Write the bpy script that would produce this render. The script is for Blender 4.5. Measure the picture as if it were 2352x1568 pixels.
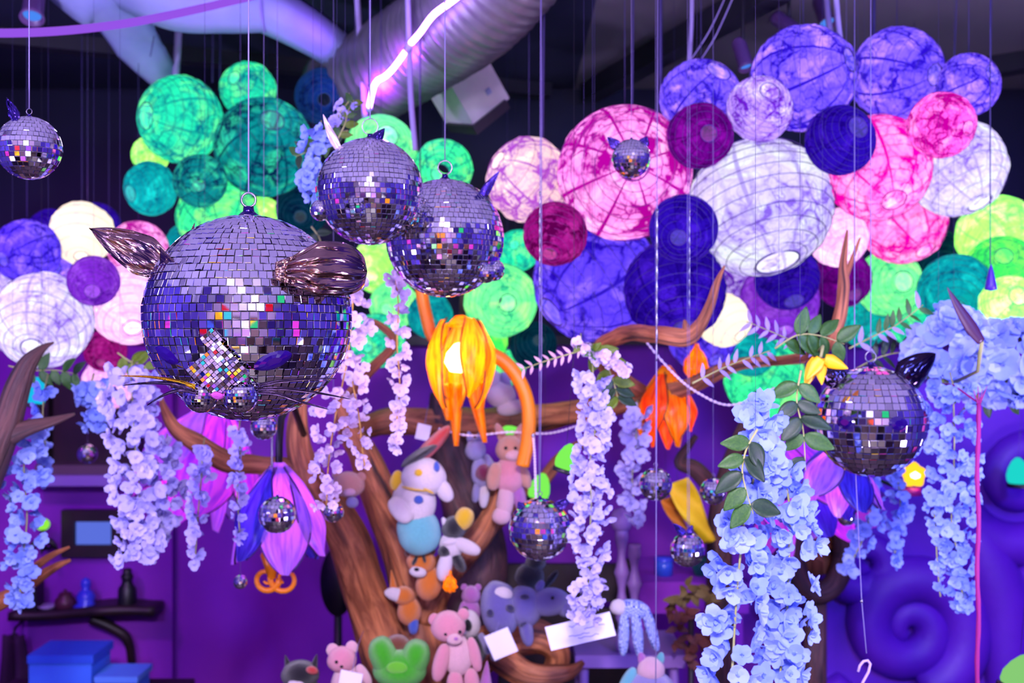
import bpy, math, random
from mathutils import Vector, Matrix, noise, Euler

random.seed(7)
PI = math.pi
SC = bpy.context.scene
COL = SC.collection
for o in list(bpy.data.objects):
    bpy.data.objects.remove(o)

# ------------------------------------------------------------------ camera
FOC = 2352 * 40 / 36.0          # focal length in photo pixels
CAMZ = 2.0
cam_d = bpy.data.cameras.new('camera')
cam_d.lens = 40; cam_d.sensor_width = 36
cam = bpy.data.objects.new('camera', cam_d)
cam.location = (0, 0, CAMZ); cam.rotation_euler = (PI / 2, 0, 0)
COL.objects.link(cam); SC.camera = cam
cam_d.dof.use_dof = True
cam_d.dof.focus_distance = 2.02
cam_d.dof.aperture_fstop = 3.9
cam_d.clip_start = 0.05

# ------------------------------------------------------------------ world, lights, exposure
SC.view_settings.view_transform = 'Standard'
SC.view_settings.look = 'None'
SC.view_settings.exposure = 0.0
SC.view_settings.gamma = 1.0
SC.view_settings.use_curve_mapping = False
SC.cycles.use_denoising = True
SC.cycles.max_bounces = 4
SC.cycles.use_adaptive_sampling = True
SC.cycles.adaptive_threshold = 0.28
SC.cycles.adaptive_min_samples = 16
SC.cycles.diffuse_bounces = 2
SC.cycles.glossy_bounces = 3
SC.cycles.sample_clamp_indirect = 3.0
SC.cycles.sample_clamp_direct = 12.0
SC.cycles.caustics_reflective = False
SC.cycles.caustics_refractive = False
world = bpy.data.worlds.new('world'); SC.world = world
world.use_nodes = True
world.node_tree.nodes['Background'].inputs[0].default_value = (0.05, 0.04, 0.12, 1)
world.node_tree.nodes['Background'].inputs[1].default_value = 0.3


def lamp(name, kind, loc, energy, color, target=None, size=0.2, angle=70, blend=0.6, sy=None):
    d = bpy.data.lights.new(name, kind)
    d.energy = energy; d.color = color
    if kind == 'AREA':
        d.size = size
        if sy:
            d.shape = 'RECTANGLE'; d.size_y = sy
    else:
        d.shadow_soft_size = size
    if kind == 'SPOT':
        d.spot_size = math.radians(angle); d.spot_blend = blend
    o = bpy.data.objects.new(name, d)
    o.location = loc
    if target is not None:
        v = Vector(target) - Vector(loc)
        o.rotation_euler = v.to_track_quat('-Z', 'Y').to_euler()
    COL.objects.link(o)
    return o


# stage spots of the shop, hung under the ceiling; the fill lamps after them are added
lamp('spot_violet', 'SPOT', (-1.7, -0.6, 3.05), 330, (0.46, 0.40, 1.0), (-1.0, 4.2, 1.3), 0.15, 75)
lamp('spot_blue', 'SPOT', (2.3, 0.2, 3.05), 520, (0.16, 0.26, 1.0), (1.75, 4.0, 1.5), 0.15, 62)
lamp('spot_lavender', 'SPOT', (0.5, -0.8, 3.05), 215, (0.78, 0.60, 1.0), (0.25, 4.2, 1.2), 0.15, 58)
lamp('spot_wall_purple', 'SPOT', (-2.6, 3.2, 2.95), 135, (0.66, 0.03, 0.95), (-2.0, 6.4, 0.7), 0.12, 85)
lamp('spot_wall_blue', 'SPOT', (2.9, 3.0, 3.0), 80, (0.42, 0.03, 1.0), (2.4, 6.0, 0.9), 0.12, 80)
lamp('fill_up_rear', 'SPOT', (0.0, -2.0, 0.5), 660, (0.66, 0.54, 1.0), (0.0, -0.6, 3.4), 0.2, 130)  # added, unseen: this and the next two brighten the ceiling the mirrors reflect
lamp('fill_up_left', 'SPOT', (-3.0, 1.0, 0.5), 740, (0.62, 0.52, 1.0), (-1.2, 1.3, 3.4), 0.2, 120)
lamp('fill_up_right', 'SPOT', (3.0, 1.6, 0.5), 600, (0.62, 0.50, 1.0), (1.2, 1.6, 3.4), 0.2, 120)
lamp('uplight_far', 'SPOT', (2.6, 4.9, 1.2), 40, (0.75, 0.6, 0.9), (1.6, 5.2, 3.4), 0.1, 100)
lamp('fill_down_rear', 'SPOT', (0.0, -0.8, 3.2), 1000, (0.85, 0.75, 0.95), (0.0, 0.7, 0.4), 0.2, 120)  # added, unseen: lights the floor for the lower mirror tiles
lamp('fill_wall_rear', 'SPOT', (0.0, 0.8, 3.1), 2600, (0.95, 0.8, 1.0), (0.0, -4.2, 1.4), 0.2, 100)  # added, unseen: brightens the rear wall for the mirrors' middle band


# ------------------------------------------------------------------ helpers
def lin(c):
    return tuple(((v / 255.0) / 12.92 if v / 255.0 <= 0.04045 else ((v / 255.0 + 0.055) / 1.055) ** 2.4) for v in c)


def at(px, py, Y):
    return Vector((Y * (px - 1176) / FOC, Y, CAMZ - Y * (py - 784) / FOC))


def U(Y):
    return Y / FOC


class NT:
    def __init__(s, name):
        s.m = bpy.data.materials.new(name); s.m.use_nodes = True
        s.t = s.m.node_tree; s.t.nodes.clear()
        s.out = s.t.nodes.new('ShaderNodeOutputMaterial')

    def n(s, kind, **kw):
        x = s.t.nodes.new('ShaderNode' + kind)
        for k, v in kw.items():
            setattr(x, k, v)
        return x

    def l(s, a, b):
        s.t.links.new(a, b)

    def math(s, op, a, b=None, c=None, clamp=False):
        x = s.n('Math', operation=op, use_clamp=clamp)
        for i, v in enumerate((a, b, c)):
            if v is None: continue
            if isinstance(v, (int, float)): x.inputs[i].default_value = v
            else: s.l(v, x.inputs[i])
        return x.outputs[0]

    def mix(s, fac, a, b, mode='MIX'):
        x = s.n('Mix', data_type='RGBA', blend_type=mode)
        for i, v in ((0, fac), (6, a), (7, b)):
            if isinstance(v, (int, float)): x.inputs[i].default_value = v
            elif isinstance(v, (tuple, list)): x.inputs[i].default_value = (*v[:3], 1)
            else: s.l(v, x.inputs[i])
        return x.outputs[2]

    def noise(s, vec, scale, detail=3, rough=0.55, dist=0.0):
        x = s.n('TexNoise'); x.inputs['Scale'].default_value = scale
        x.inputs['Detail'].default_value = detail; x.inputs['Roughness'].default_value = rough
        x.inputs['Distortion'].default_value = dist
        if vec is not None: s.l(vec, x.inputs['Vector'])
        return x

    def ramp(s, fac, a, b):
        x = s.n('MapRange', clamp=True)
        x.inputs[1].default_value = a; x.inputs[2].default_value = b
        s.l(fac, x.inputs[0]); return x.outputs[0]


def principled(name, col, rough=0.5, metal=0.0, col2=None, nscale=6.0, bump=0.0, bscale=40.0, emit=None, estr=0.0,
               stretch=None, transl=0.0, coat=0.0, sheen=0.0, spec=0.5, lo=0.35, hi=0.65):
    N = NT(name)
    b = N.n('BsdfPrincipled')
    tc = N.n('TexCoord')
    vec = tc.outputs['Object']
    if stretch:
        mp = N.n('Mapping'); mp.inputs['Scale'].default_value = stretch
        N.l(tc.outputs['UV'] if stretch[2] == 0 else vec, mp.inputs[0]); vec = mp.outputs[0]
    c1 = lin(col)
    if col2 is not None:
        nz = N.noise(vec, nscale, 4)
        f = N.ramp(nz.outputs[0], lo, hi)
        N.l(N.mix(f, c1, lin(col2)), b.inputs['Base Color'])
    else:
        b.inputs['Base Color'].default_value = (*c1, 1)
    b.inputs['Roughness'].default_value = rough
    b.inputs['Metallic'].default_value = metal
    b.inputs['Specular IOR Level'].default_value = spec
    if coat: b.inputs['Coat Weight'].default_value = coat
    if sheen: b.inputs['Sheen Weight'].default_value = sheen
    if emit is not None:
        b.inputs['Emission Color'].default_value = (*lin(emit), 1)
        b.inputs['Emission Strength'].default_value = estr
    if bump:
        nb = N.noise(vec, bscale, 4)
        bp = N.n('Bump'); bp.inputs['Strength'].default_value = bump; bp.inputs['Distance'].default_value = 0.01
        N.l(nb.outputs[0], bp.inputs['Height']); N.l(bp.outputs[0], b.inputs['Normal'])
    if transl:
        t = N.n('BsdfTranslucent'); t.inputs[0].default_value = (*c1, 1)
        m = N.n('MixShader'); m.inputs[0].default_value = transl
        N.l(b.outputs[0], m.inputs[1]); N.l(t.outputs[0], m.inputs[2]); N.l(m.outputs[0], N.out.inputs[0])
    else:
        N.l(b.outputs[0], N.out.inputs[0])
    return N.m


def paper(name, base, vein, amt=0.6, scale=2.6, strength=0.8, stripes=True, hot=None):
    """dyed mulberry paper of a lit lantern: fibres and dye creases, overlapping gores"""
    N = NT(name)
    tc = N.n('TexCoord'); oi = N.n('ObjectInfo')
    off = N.n('VectorMath', operation='ADD')
    cmb = N.n('CombineXYZ')
    r = N.math('MULTIPLY', oi.outputs['Random'], 17.0)
    for i in range(3): N.l(r, cmb.inputs[i])
    N.l(tc.outputs['Object'], off.inputs[0]); N.l(cmb.outputs[0], off.inputs[1])
    vec = off.outputs[0]
    nz = N.noise(vec, 1.7, 4, 0.6)
    warp = N.n('VectorMath', operation='MULTIPLY_ADD')
    N.l(nz.outputs[1], warp.inputs[0]); warp.inputs[1].default_value = (0.55, 0.55, 0.55); N.l(vec, warp.inputs[2])
    masks = []
    for sc_, wdt, w in ((scale, 0.085, 1.0), (scale * 2.6, 0.09, 0.7)):
        v = N.n('TexVoronoi', feature='DISTANCE_TO_EDGE'); v.inputs['Scale'].default_value = sc_
        N.l(warp.outputs[0], v.inputs['Vector'])
        m = N.ramp(v.outputs[0], wdt, 0.0)
        masks.append(N.math('MULTIPLY', m, w))
    veins = N.math('MAXIMUM', masks[0], masks[1])
    mot = N.noise(vec, 1.5, 5, 0.65)
    motm = N.ramp(mot.outputs[0], 0.46, 0.62)
    fine = N.noise(warp.outputs[0], 7.0, 5, 0.7)
    finem = N.ramp(fine.outputs[0], 0.42, 0.68)
    fac = N.math('MULTIPLY', veins, N.math('MULTIPLY_ADD', motm, 0.55, 0.5))
    fac = N.math('ADD', fac, N.math('MULTIPLY', motm, N.math('MULTIPLY_ADD', finem, 0.6, 0.3)))
    if stripes:
        sp = N.n('SeparateXYZ'); N.l(tc.outputs['Object'], sp.inputs[0])
        ang = N.math('ARCTAN2', sp.outputs[1], sp.outputs[0])
        a = N.math('FRACT', N.math('MULTIPLY_ADD', ang, 8 / (2 * PI), 8.5))
        st = N.ramp(N.math('ABSOLUTE', N.math('SUBTRACT', a, 0.5)), 0.05, 0.03)
        fac = N.math('MAXIMUM', fac, N.math('MULTIPLY', st, 0.85))
    fac = N.math('MULTIPLY', fac, amt, clamp=True)
    if hot:   # bright bulb spots, put into the paper colour as paler patches
        hz = N.noise(vec, 1.9, 3, 0.5, 0.8)
        bcol = N.mix(N.ramp(hz.outputs[0], 0.5, 0.64), lin(base), lin(hot))
    else:
        bcol = lin(base)
    col = N.mix(fac, bcol, lin(vein))
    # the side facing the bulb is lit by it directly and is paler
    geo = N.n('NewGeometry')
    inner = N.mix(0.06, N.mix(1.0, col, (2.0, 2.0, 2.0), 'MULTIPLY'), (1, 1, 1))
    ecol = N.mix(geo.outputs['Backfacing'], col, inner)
    em = N.n('Emission'); N.l(ecol, em.inputs[0]); em.inputs[1].default_value = strength
    df = N.n('BsdfDiffuse'); N.l(N.mix(0.55, col, (0, 0, 0)), df.inputs[0])
    tr = N.n('BsdfTranslucent'); N.l(N.mix(0.25, col, (0, 0, 0)), tr.inputs[0])
    m1 = N.n('MixShader'); m1.inputs[0].default_value = 0.5
    N.l(df.outputs[0], m1.inputs[1]); N.l(tr.outputs[0], m1.inputs[2])
    ad = N.n('AddShader'); N.l(m1.outputs[0], ad.inputs[0]); N.l(em.outputs[0], ad.inputs[1])
    N.l(ad.outputs[0], N.out.inputs[0])
    N.m.cycles.emission_sampling = 'NONE'
    return N.m


def glow(name, col, strength, sampled=False):
    N = NT(name)
    e = N.n('Emission'); e.inputs[0].default_value = (*lin(col), 1); e.inputs[1].default_value = strength
    N.l(e.outputs[0], N.out.inputs[0])
    if not sampled: N.m.cycles.emission_sampling = 'NONE'
    return N.m


# ---- mesh building
class MB:
    def __init__(s): s.v = []; s.f = []; s.uv = []

    def add(s, verts, faces, uvs=None):
        k = len(s.v); s.v += [tuple(v) for v in verts]
        s.f += [tuple(i + k for i in f) for f in faces]
        s.uv += uvs if uvs else [(0.0, 0.0)] * len(verts)
        return s

    def mesh(s, name, smooth=True):
        me = bpy.data.meshes.new(name); me.from_pydata(s.v, [], s.f)
        if smooth: me.polygons.foreach_set('use_smooth', [True] * len(me.polygons))
        uvl = me.uv_layers.new(name='UVMap')
        flat = []
        for p in me.polygons:
            for li in p.vertices: flat += s.uv[li]
        uvl.data.foreach_set('uv', flat)
        me.update(); return me

    def box(s, c, h, rot=None):
        c = Vector(c); R = rot or Matrix.Identity(3)
        vs = [c + R @ Vector((x * h[0], y * h[1], z * h[2])) for x in (-1, 1) for y in (-1, 1) for z in (-1, 1)]
        s.add(vs, [(0, 1, 3, 2), (4, 6, 7, 5), (0, 4, 5, 1), (2, 3, 7, 6), (0, 2, 6, 4), (1, 5, 7, 3)]); return s

    def tube(s, pts, rad, sides=8, rough=0.0, seed=0.0, caps=True, closed=False):
        pts = [Vector(p) for p in pts]; n = len(pts)
        if isinstance(rad, (int, float)): rad = [rad] * n
        vs = []; uv = []; up = None; L = 0
        for i, p in enumerate(pts):
            if closed: t = pts[(i + 1) % n] - pts[i - 1]
            else: t = pts[min(i + 1, n - 1)] - pts[max(i - 1, 0)]
            t.normalize()
            if up is None: up = Vector((0, 0, 1)) if abs(t.z) < 0.9 else Vector((1, 0, 0))
            a = up - t * up.dot(t); a.normalize(); b = t.cross(a); up = a
            if i: L += (p - pts[i - 1]).length
            for k in range(sides):
                th = 2 * PI * k / sides
                d = a * math.cos(th) + b * math.sin(th)
                r = rad[i]
                if rough:
                    r *= 1 + rough * noise.noise(Vector((3 * math.cos(th) + seed, 3 * math.sin(th), L * 1.7 / max(rad[0], 1e-4) * 0.12)))
                vs.append(p + d * r); uv.append((k / sides, L))
        fs = []
        for i in range(n if closed else n - 1):
            j = (i + 1) % n
            for k in range(sides):
                k2 = (k + 1) % sides
                fs.append((i * sides + k, i * sides + k2, j * sides + k2, j * sides + k))
        if caps and not closed:
            fs.append(tuple(range(sides - 1, -1, -1))); fs.append(tuple((n - 1) * sides + k for k in range(sides)))
        s.add(vs, fs, uv); return s

    def lathe(s, prof, seg=24, wob=0.0, seed=0.0):
        vs = []; uv = []
        for i, (r, z) in enumerate(prof):
            for k in range(seg):
                th = 2 * PI * k / seg
                rr = r * (1 + (wob * noise.noise(Vector((2 * math.cos(th) + seed, 2 * math.sin(th), 2 * z))) if wob else 0))
                vs.append((rr * math.cos(th), rr * math.sin(th), z)); uv.append((k / seg, i / len(prof)))
        fs = []
        for i in range(len(prof) - 1):
            for k in range(seg):
                k2 = (k + 1) % seg
                fs.append((i * seg + k, i * seg + k2, (i + 1) * seg + k2, (i + 1) * seg + k))
        s.add(vs, fs, uv); return s

    def sheet(s, fn, nu, nv, thick=0.0):
        """surface fn(u in 0..1, v in -1..1) -> Vector, given thickness along its normal"""
        P = [[Vector(fn(i / nu, -1 + 2 * j / nv)) for j in range(nv + 1)] for i in range(nu + 1)]
        top = []; bot = []; uv = []
        for i in range(nu + 1):
            for j in range(nv + 1):
                du = P[min(i + 1, nu)][j] - P[max(i - 1, 0)][j]
                dv = P[i][min(j + 1, nv)] - P[i][max(j - 1, 0)]
                nn = du.cross(dv)
                if nn.length > 1e-12: nn.normalize()
                top.append(P[i][j] + nn * thick * 0.5); bot.append(P[i][j] - nn * thick * 0.5)
                uv.append((i / nu, j / nv))
        idx = lambda i, j: i * (nv + 1) + j
        fs = []
        for i in range(nu):
            for j in range(nv):
                fs.append((idx(i, j), idx(i + 1, j), idx(i + 1, j + 1), idx(i, j + 1)))
        if thick <= 0:
            s.add(top, fs, uv); return s
        K = len(top)
        g = list(fs) + [tuple(K + q for q in reversed(f)) for f in fs]
        ring = [idx(i, 0) for i in range(nu + 1)] + [idx(nu, j) for j in range(1, nv + 1)] + \
               [idx(i, nv) for i in range(nu - 1, -1, -1)] + [idx(0, j) for j in range(nv - 1, 0, -1)]
        for a, b in zip(ring, ring[1:] + ring[:1]):
            g.append((b, a, K + a, K + b))
        s.add(top + bot, g, uv + uv); return s


_mcache = {}


def with_mat(me, mat):
    if mat is None: return me
    if len(me.materials) == 0:
        me.materials.append(mat); return me
    if me.materials[0] == mat: return me
    key = (me.name, mat.name)
    if key not in _mcache:
        c = me.copy(); c.materials.clear(); c.materials.append(mat); _mcache[key] = c
    return _mcache[key]


def obj(name, me, mat=None, parent=None, loc=(0, 0, 0), mat4=None, kind=None, label=None):
    if isinstance(me, MB): me = me.mesh(name)
    o = bpy.data.objects.new(name, with_mat(me, mat))
    COL.objects.link(o)
    if parent is not None: o.parent = parent
    if mat4 is not None: o.matrix_basis = mat4
    else: o.location = loc
    if kind: o['kind'] = kind
    if label: o['label'] = label
    return o


def tag(o, label, cat, group=None, kind=None):
    o['label'] = label; o['category'] = cat
    if group: o['group'] = group
    if kind: o['kind'] = kind
    return o


def thing(name, label, cat, loc=(0, 0, 0), group=None):
    o = bpy.data.objects.new(name, None); COL.objects.link(o)
    o.location = loc; o.empty_display_size = 0.05
    return tag(o, label, cat, group)


def struct(name, me, mat, label=None, cat=None):
    o = obj(name, me, mat); o['kind'] = 'structure'
    if label: o['label'] = label
    if cat: o['category'] = cat
    return o


def frame(n, up=(0, 0, 1)):
    """rotation whose z axis is n and whose y axis is near up"""
    n = Vector(n).normalized(); up = Vector(up)
    x = up.cross(n)
    if x.length < 1e-4: x = Vector((1, 0, 0))
    x.normalize(); y = n.cross(x)
    return Matrix((x, y, n)).transposed()


def catmull(pts, per=6):
    """smooth (x,y,z,r) or (x,y,z) control points"""
    P = [list(p) for p in pts]; out = []
    for i in range(len(P) - 1):
        p0 = P[max(i - 1, 0)]; p1 = P[i]; p2 = P[i + 1]; p3 = P[min(i + 2, len(P) - 1)]
        for k in range(per):
            t = k / per
            out.append([0.5 * (2 * b + (c - a) * t + (2 * a - 5 * b + 4 * c - d) * t * t + (3 * b - a - 3 * c + d) * t ** 3)
                        for a, b, c, d in zip(p0, p1, p2, p3)])
    out.append(P[-1]); return out


CEIL = 3.45

# ================================================================== the room
m_navy_shade = principled('navy_shade_paint', (9, 10, 52), 0.75, col2=(6, 8, 42), nscale=2.0)  # dark of the unlit upper wall and left ceiling, put into the colour
m_side = principled('blue_violet_wall_paint', (104, 84, 204), 0.7, col2=(80, 62, 186), nscale=1.2)
m_purple_wall = principled('violet_wall_paint', (150, 40, 196), 0.7, col2=(136, 34, 186), nscale=1.5, bump=0.1)
m_dark_violet = principled('deep_violet_plaster', (104, 26, 196), 0.55, col2=(92, 22, 182), nscale=2.5, bump=0.15)
m_ceil = principled('grey_ceiling_paint', (150, 144, 168), 0.8, col2=(136, 130, 156), nscale=1.2)
m_ceil_shade = principled('grey_ceiling_shade', (92, 82, 96), 0.8, col2=(80, 72, 88), nscale=1.2)  # shaded copy of the ceiling paint for the far right end
m_floor = principled('dark_wood_floor', (78, 58, 66), 0.5, col2=(48, 36, 44), nscale=3.0)
m_black = principled('black_metal', (16, 15, 24), 0.45)
m_rail = principled('dark_ceiling_rail', (26, 24, 38), 0.5)
m_grey_duct = principled('silver_duct_foil', (112, 112, 112), 0.42, 0.35, col2=(88, 88, 94), nscale=7)
m_pale = principled('pale_plaster', (150, 160, 200), 0.7, col2=(128, 140, 186), nscale=3)
m_boxwhite = principled('off_white_enamel', (205, 200, 200), 0.45, col2=(190, 186, 190), nscale=9)
m_cord = principled('white_cotton_cord', (158, 146, 190), 0.8)
m_dcord = principled('dark_cord', (54, 44, 96), 0.7)
m_dark_wood = principled('dark_stained_wood', (44, 24, 34), 0.5, col2=(30, 17, 26), nscale=8)

BW = 6.4
def slab(x0, x1, y0, y1, z0, z1):
    return MB().box(((x0 + x1) / 2, (y0 + y1) / 2, (z0 + z1) / 2), ((x1 - x0) / 2, (y1 - y0) / 2, (z1 - z0) / 2)).mesh('slab', False)

struct('floor', slab(-3.6, 3.6, -4.2, 6.6, -0.1, 0.0), m_floor)
struct('ceiling', slab(-3.6, 3.6, -4.2, 6.6, CEIL, CEIL + 0.1), m_ceil)
struct('ceiling_navy_shade', slab(-3.5, 0.35, 4.3, 6.4, CEIL - .03, CEIL), m_navy_shade)  # far left ceiling's shade is carried by the panel's navy
struct('ceiling_grey_shade_panel', slab(0.35, 3.5, 4.3, 6.4, CEIL - .03, CEIL), m_ceil_shade)  # grey panels, darkened in colour so the far ceiling stays in shade
struct('wall_back', slab(-3.6, 3.6, BW, BW + 0.1, 0, CEIL), m_navy_shade)  # upper wall is dark by its navy colour, standing in for shade
struct('wall_left', slab(-3.7, -3.5, -4.2, 6.5, 0, CEIL), m_side)
struct('wall_right', slab(3.5, 3.7, -4.2, 6.5, 0, CEIL), m_side)
m_rear = principled('rear_wall_paint', (160, 136, 176), 0.7, col2=(110, 92, 136), nscale=2.5)
struct('wall_rear', slab(-3.6, 3.6, -4.3, -4.2, 0, CEIL), m_rear)
xw = at(410, 0, BW).x
struct('wall_back_panel', slab(-3.5, xw, BW - 0.12, BW, 0, 1.98), m_purple_wall)
struct('wall_back_lower', slab(xw, 3.4, BW - 0.05, BW, 0, 1.98), m_purple_wall)
struct('trim_1', slab(-3.5, 3.4, BW - 0.14, BW, 1.98, 2.03), m_dark_wood)

# swirled plaster relief at the right
SWY = 5.5
ws = struct('wall_swirl', MB().box(((at(1890, 0, SWY).x + 3.5) / 2, SWY + 0.12, 0.9), ((3.5 - at(1890, 0, SWY).x) / 2, 0.1, 0.9)).mesh('panel', False), m_dark_violet)
def spiral(cx, cy, r0, r1, turns, ph, thick, name='swirl'):
    pts = []; rad = []
    n = int(26 * turns)
    for i in range(n + 1):
        t = i / n; a = ph + turns * 2 * PI * t; r = r0 + (r1 - r0) * t ** 1.2
        p = at(cx + r * math.cos(a), cy + r * math.sin(a), SWY); pts.append(p); rad.append(thick * U(SWY) * (0.35 + 0.65 * t ** 0.7))
    obj(name, MB().tube(pts, rad, 14), m_dark_violet, ws)
spiral(2085, 1440, 12, 150, 1.9, 2.0, 62)
spiral(2350, 1110, 20, 165, 1.4, 0.4, 55)
spiral(1985, 1290, 10, 75, 1.3, 1.0, 40)
for path in ([(2180, 1130), (2250, 1260), (2300, 1400), (2310, 1600)], [(2350, 1290), (2420, 1420), (2440, 1600)], [(1900, 1560), (1960, 1640), (2100, 1680), (2240, 1640)]):
    c = catmull([(*at(x, y, SWY), 0.0) for x, y in path], 8)
    n = len(c)
    obj('swirl', MB().tube([q[:3] for q in c], [0.13 * math.sin(PI * (0.08 + 0.84 * i / n)) ** 0.5 for i in range(n)], 14), m_dark_violet, ws)

# ------------------------------------------------------------------ ceiling fittings
def bar(name, label, cat, a, b, hw, hh, mat, group=None):
    a = Vector(a); b = Vector(b); d = b - a
    R = frame(d)
    o = obj(name, MB().box((0, 0, 0), (hw, hh, d.length / 2)).mesh(name, False), mat, None, mat4=Matrix.Translation((a + b) / 2) @ R.to_4x4())
    return tag(o, label, cat, group)

bar('ceiling_rail', 'dark track rail crossing the grey ceiling above the violet lanterns', 'rail', at(1352, 222, 6.3) + Vector((0, 0, .02)), at(1790, -30, 4.3) + Vector((0, 0, 0)), 0.05, 0.05, m_rail)
bar('ceiling_beam', 'broad dark beam across the ceiling at the upper right corner', 'beam', (1.75, 6.3, CEIL - .06), (3.3, 4.9, CEIL - .06), 0.06, 0.06, m_rail)
bar('ceiling_beam', 'dark beam along the ceiling, top edge beside the silver duct', 'beam', (-3.0, 4.9, CEIL - .05), (0.2, 6.3, CEIL - .05), 0.05, 0.05, m_rail)

# corrugated silver duct
dp = catmull([(*at(1260, -190, 3.75), 0.2), (*at(1110, 0, 4.0), 0.2), (*at(960, 110, 4.35), 0.2), (*at(790, 215, 4.8), 0.2)], 40)
n = len(dp)
dm = MB().tube([q[:3] for q in dp], [0.185 + 0.006 * math.sin(i * 1.9) for i in range(n)], 28)
d = thing('ceiling_duct', 'fat corrugated silver air duct slanting under the ceiling', 'air duct', (0, 0, 0))
obj('duct_hose', dm, m_grey_duct, d)
a_, b_ = Vector(dp[-8][:3]), Vector(dp[-1][:3])
obj('duct_collar', MB().tube([a_, b_], 0.2, 28), m_grey_duct, d)
obj('hanger_strap', MB().tube([Vector(dp[60][:3]) + Vector((0, 0, .17)), Vector((dp[60][0], dp[60][1], CEIL + .01))], 0.012, 6), m_black, d)
# box speaker below the duct
sp = thing('box_speaker', 'off-white box speaker with a dark face hanging under the duct', 'speaker', at(1062, 195, 4.7))
R = Matrix.Rotation(math.radians(-32), 3, 'Y') @ Matrix.Rotation(math.radians(28), 3, 'X') @ Matrix.Rotation(math.radians(20), 3, 'Z')
mb = MB().box((0, 0, 0), (0.10, 0.12, 0.13), R)
obj('cabinet', mb.mesh('cabinet', False), m_boxwhite, sp)
obj('grille', MB().box(R @ Vector((-0.02, -0.02, -0.14)), (0.095, 0.115, 0.02), R).mesh('grille', False), m_black, sp)
obj('mounting_arm', MB().tube([(0, 0, 0.1), (0.02, 0.1, 0.3), (0.02, 0.1, CEIL - sp.location.z)], 0.015, 8), m_black, sp)
obj('badge', MB().box(R @ Vector((0.03, -0.122, -0.05)), (0.012, 0.003, 0.012), R).mesh('badge', False), m_pale, sp)

# pale curved plaster band and strip on the left ceiling
def band(name, label, path, hw, Y, th=0.03):
    c = catmull([(*at(x, y, Yq), w) for x, y, Yq, w in path], 10)
    def fn(u, v):
        k = u * (len(c) - 1); i = min(int(k), len(c) - 2); t = k - i
        p = Vector(c[i][:3]).lerp(Vector(c[i + 1][:3]), t); w = c[i][3] * (1 - t) + c[i + 1][3] * t
        d = Vector(c[i + 1][:3]) - Vector(c[i][:3])
        nrm = Vector((d.z, 0, -d.x)).normalized()
        return p + nrm * v * w + Vector((0, 0.12 * v * v, 0))
    return tag(obj(name, MB().sheet(fn, 30, 8, th), m_pale), label, 'ceiling band')
band('plaster_band', 'pale blue curved band sweeping down from the ceiling at upper left', [(150, -90, 4.25, .14), (230, -10, 4.3, .125), (300, 90, 4.6, .09), (365, 170, 4.85, .05), (430, 240, 5.05, .02)], .1, 4.4)
band('plaster_band', 'straight pale strip slanting down to the purple end of the duct', [(560, -20, 4.3, .085), (660, 30, 4.35, .08), (740, 80, 4.45, .07), (800, 125, 4.55, .06)], .1, 4.4)
band('plaster_band', 'pale strip lying along the top edge left of the duct', [(230, -60, 4.25, .06), (380, -25, 4.25, .11), (500, -5, 4.3, .09), (600, 5, 4.3, .07)], .1, 4.4)

# neon strips
m_white_neon = NT('white_violet_neon')
e = m_white_neon.n('Emission'); e.inputs[0].default_value = (0.42, 0.16, 1.0, 1); e.inputs[1].default_value = 40
m_white_neon.l(e.outputs[0], m_white_neon.out.inputs[0]); m_white_neon = m_white_neon.m
m_purple_neon = glow('purple_neon', (150, 84, 232), 1.0)
m_clear = principled('clear_tubing', (190, 170, 240), 0.2)
ns = thing('neon_strip', 'glowing white-violet LED rope zigzagging down from the duct', 'neon light', at(942, 100, 3.9))
def rel(o, pts): return [Vector(p) - o.location for p in pts]
NY = lambda y: 3.62 + .0026 * (y + 30)
for path in ([(1080, -30), (1035, 5), (995, 35), (965, 75), (943, 100)], [(936, 112), (905, 155), (885, 175), (866, 186), (857, 205), (848, 245)]):
    c = catmull([at(x, y, NY(y)) for x, y in path], 6)
    obj('lit_tube', MB().tube(rel(ns, c), 0.0105, 10), m_white_neon, ns)
obj('connector', MB().tube(rel(ns, [at(944, 98, NY(98)), at(935, 114, NY(114))]), 0.0135, 10), m_clear, ns)
obj('end_cap', MB().tube(rel(ns, [at(848, 243, NY(243)), at(847, 252, NY(252))]), 0.013, 10), m_clear, ns)
obj('hanging_wire', MB().tube(rel(ns, [at(1080, -30, NY(-30)), (at(1080, -30, NY(-30)).x, NY(-30), CEIL)]), 0.002, 6), m_clear, ns)
for (x, y, e_) in ((850, 215, 9), (915, 140, 5)):   # the rope's own violet light on the duct
    d_ = bpy.data.lights.new('neon_glow', 'POINT'); d_.energy = e_; d_.color = (.45, .04, 1); d_.shadow_soft_size = .05
    lo = bpy.data.objects.new('neon_glow', d_); COL.objects.link(lo); lo.parent = ns; lo.location = at(x + 12, y - 4, NY(y) + .06) - ns.location
pn = thing('neon_strip', 'soft purple neon tube bowing across the upper left corner', 'neon light', at(200, 70, 3.3))
c = catmull([at(x, y, Y) for x, y, Y in [(-160, 70, 3.2), (0, 76, 3.2), (150, 70, 3.25), (300, 52, 3.35), (440, 24, 3.5), (600, -14, 3.7), (720, -50, 3.9)]], 8)
obj('lit_tube', MB().tube(rel(pn, c), 0.0125, 12), m_purple_neon, pn)
for q in (c[4], c[-4]):
    obj('hanging_wire', MB().tube(rel(pn, [q, (q[0], q[1], CEIL)]), 0.0015, 5), m_dcord, pn)

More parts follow.
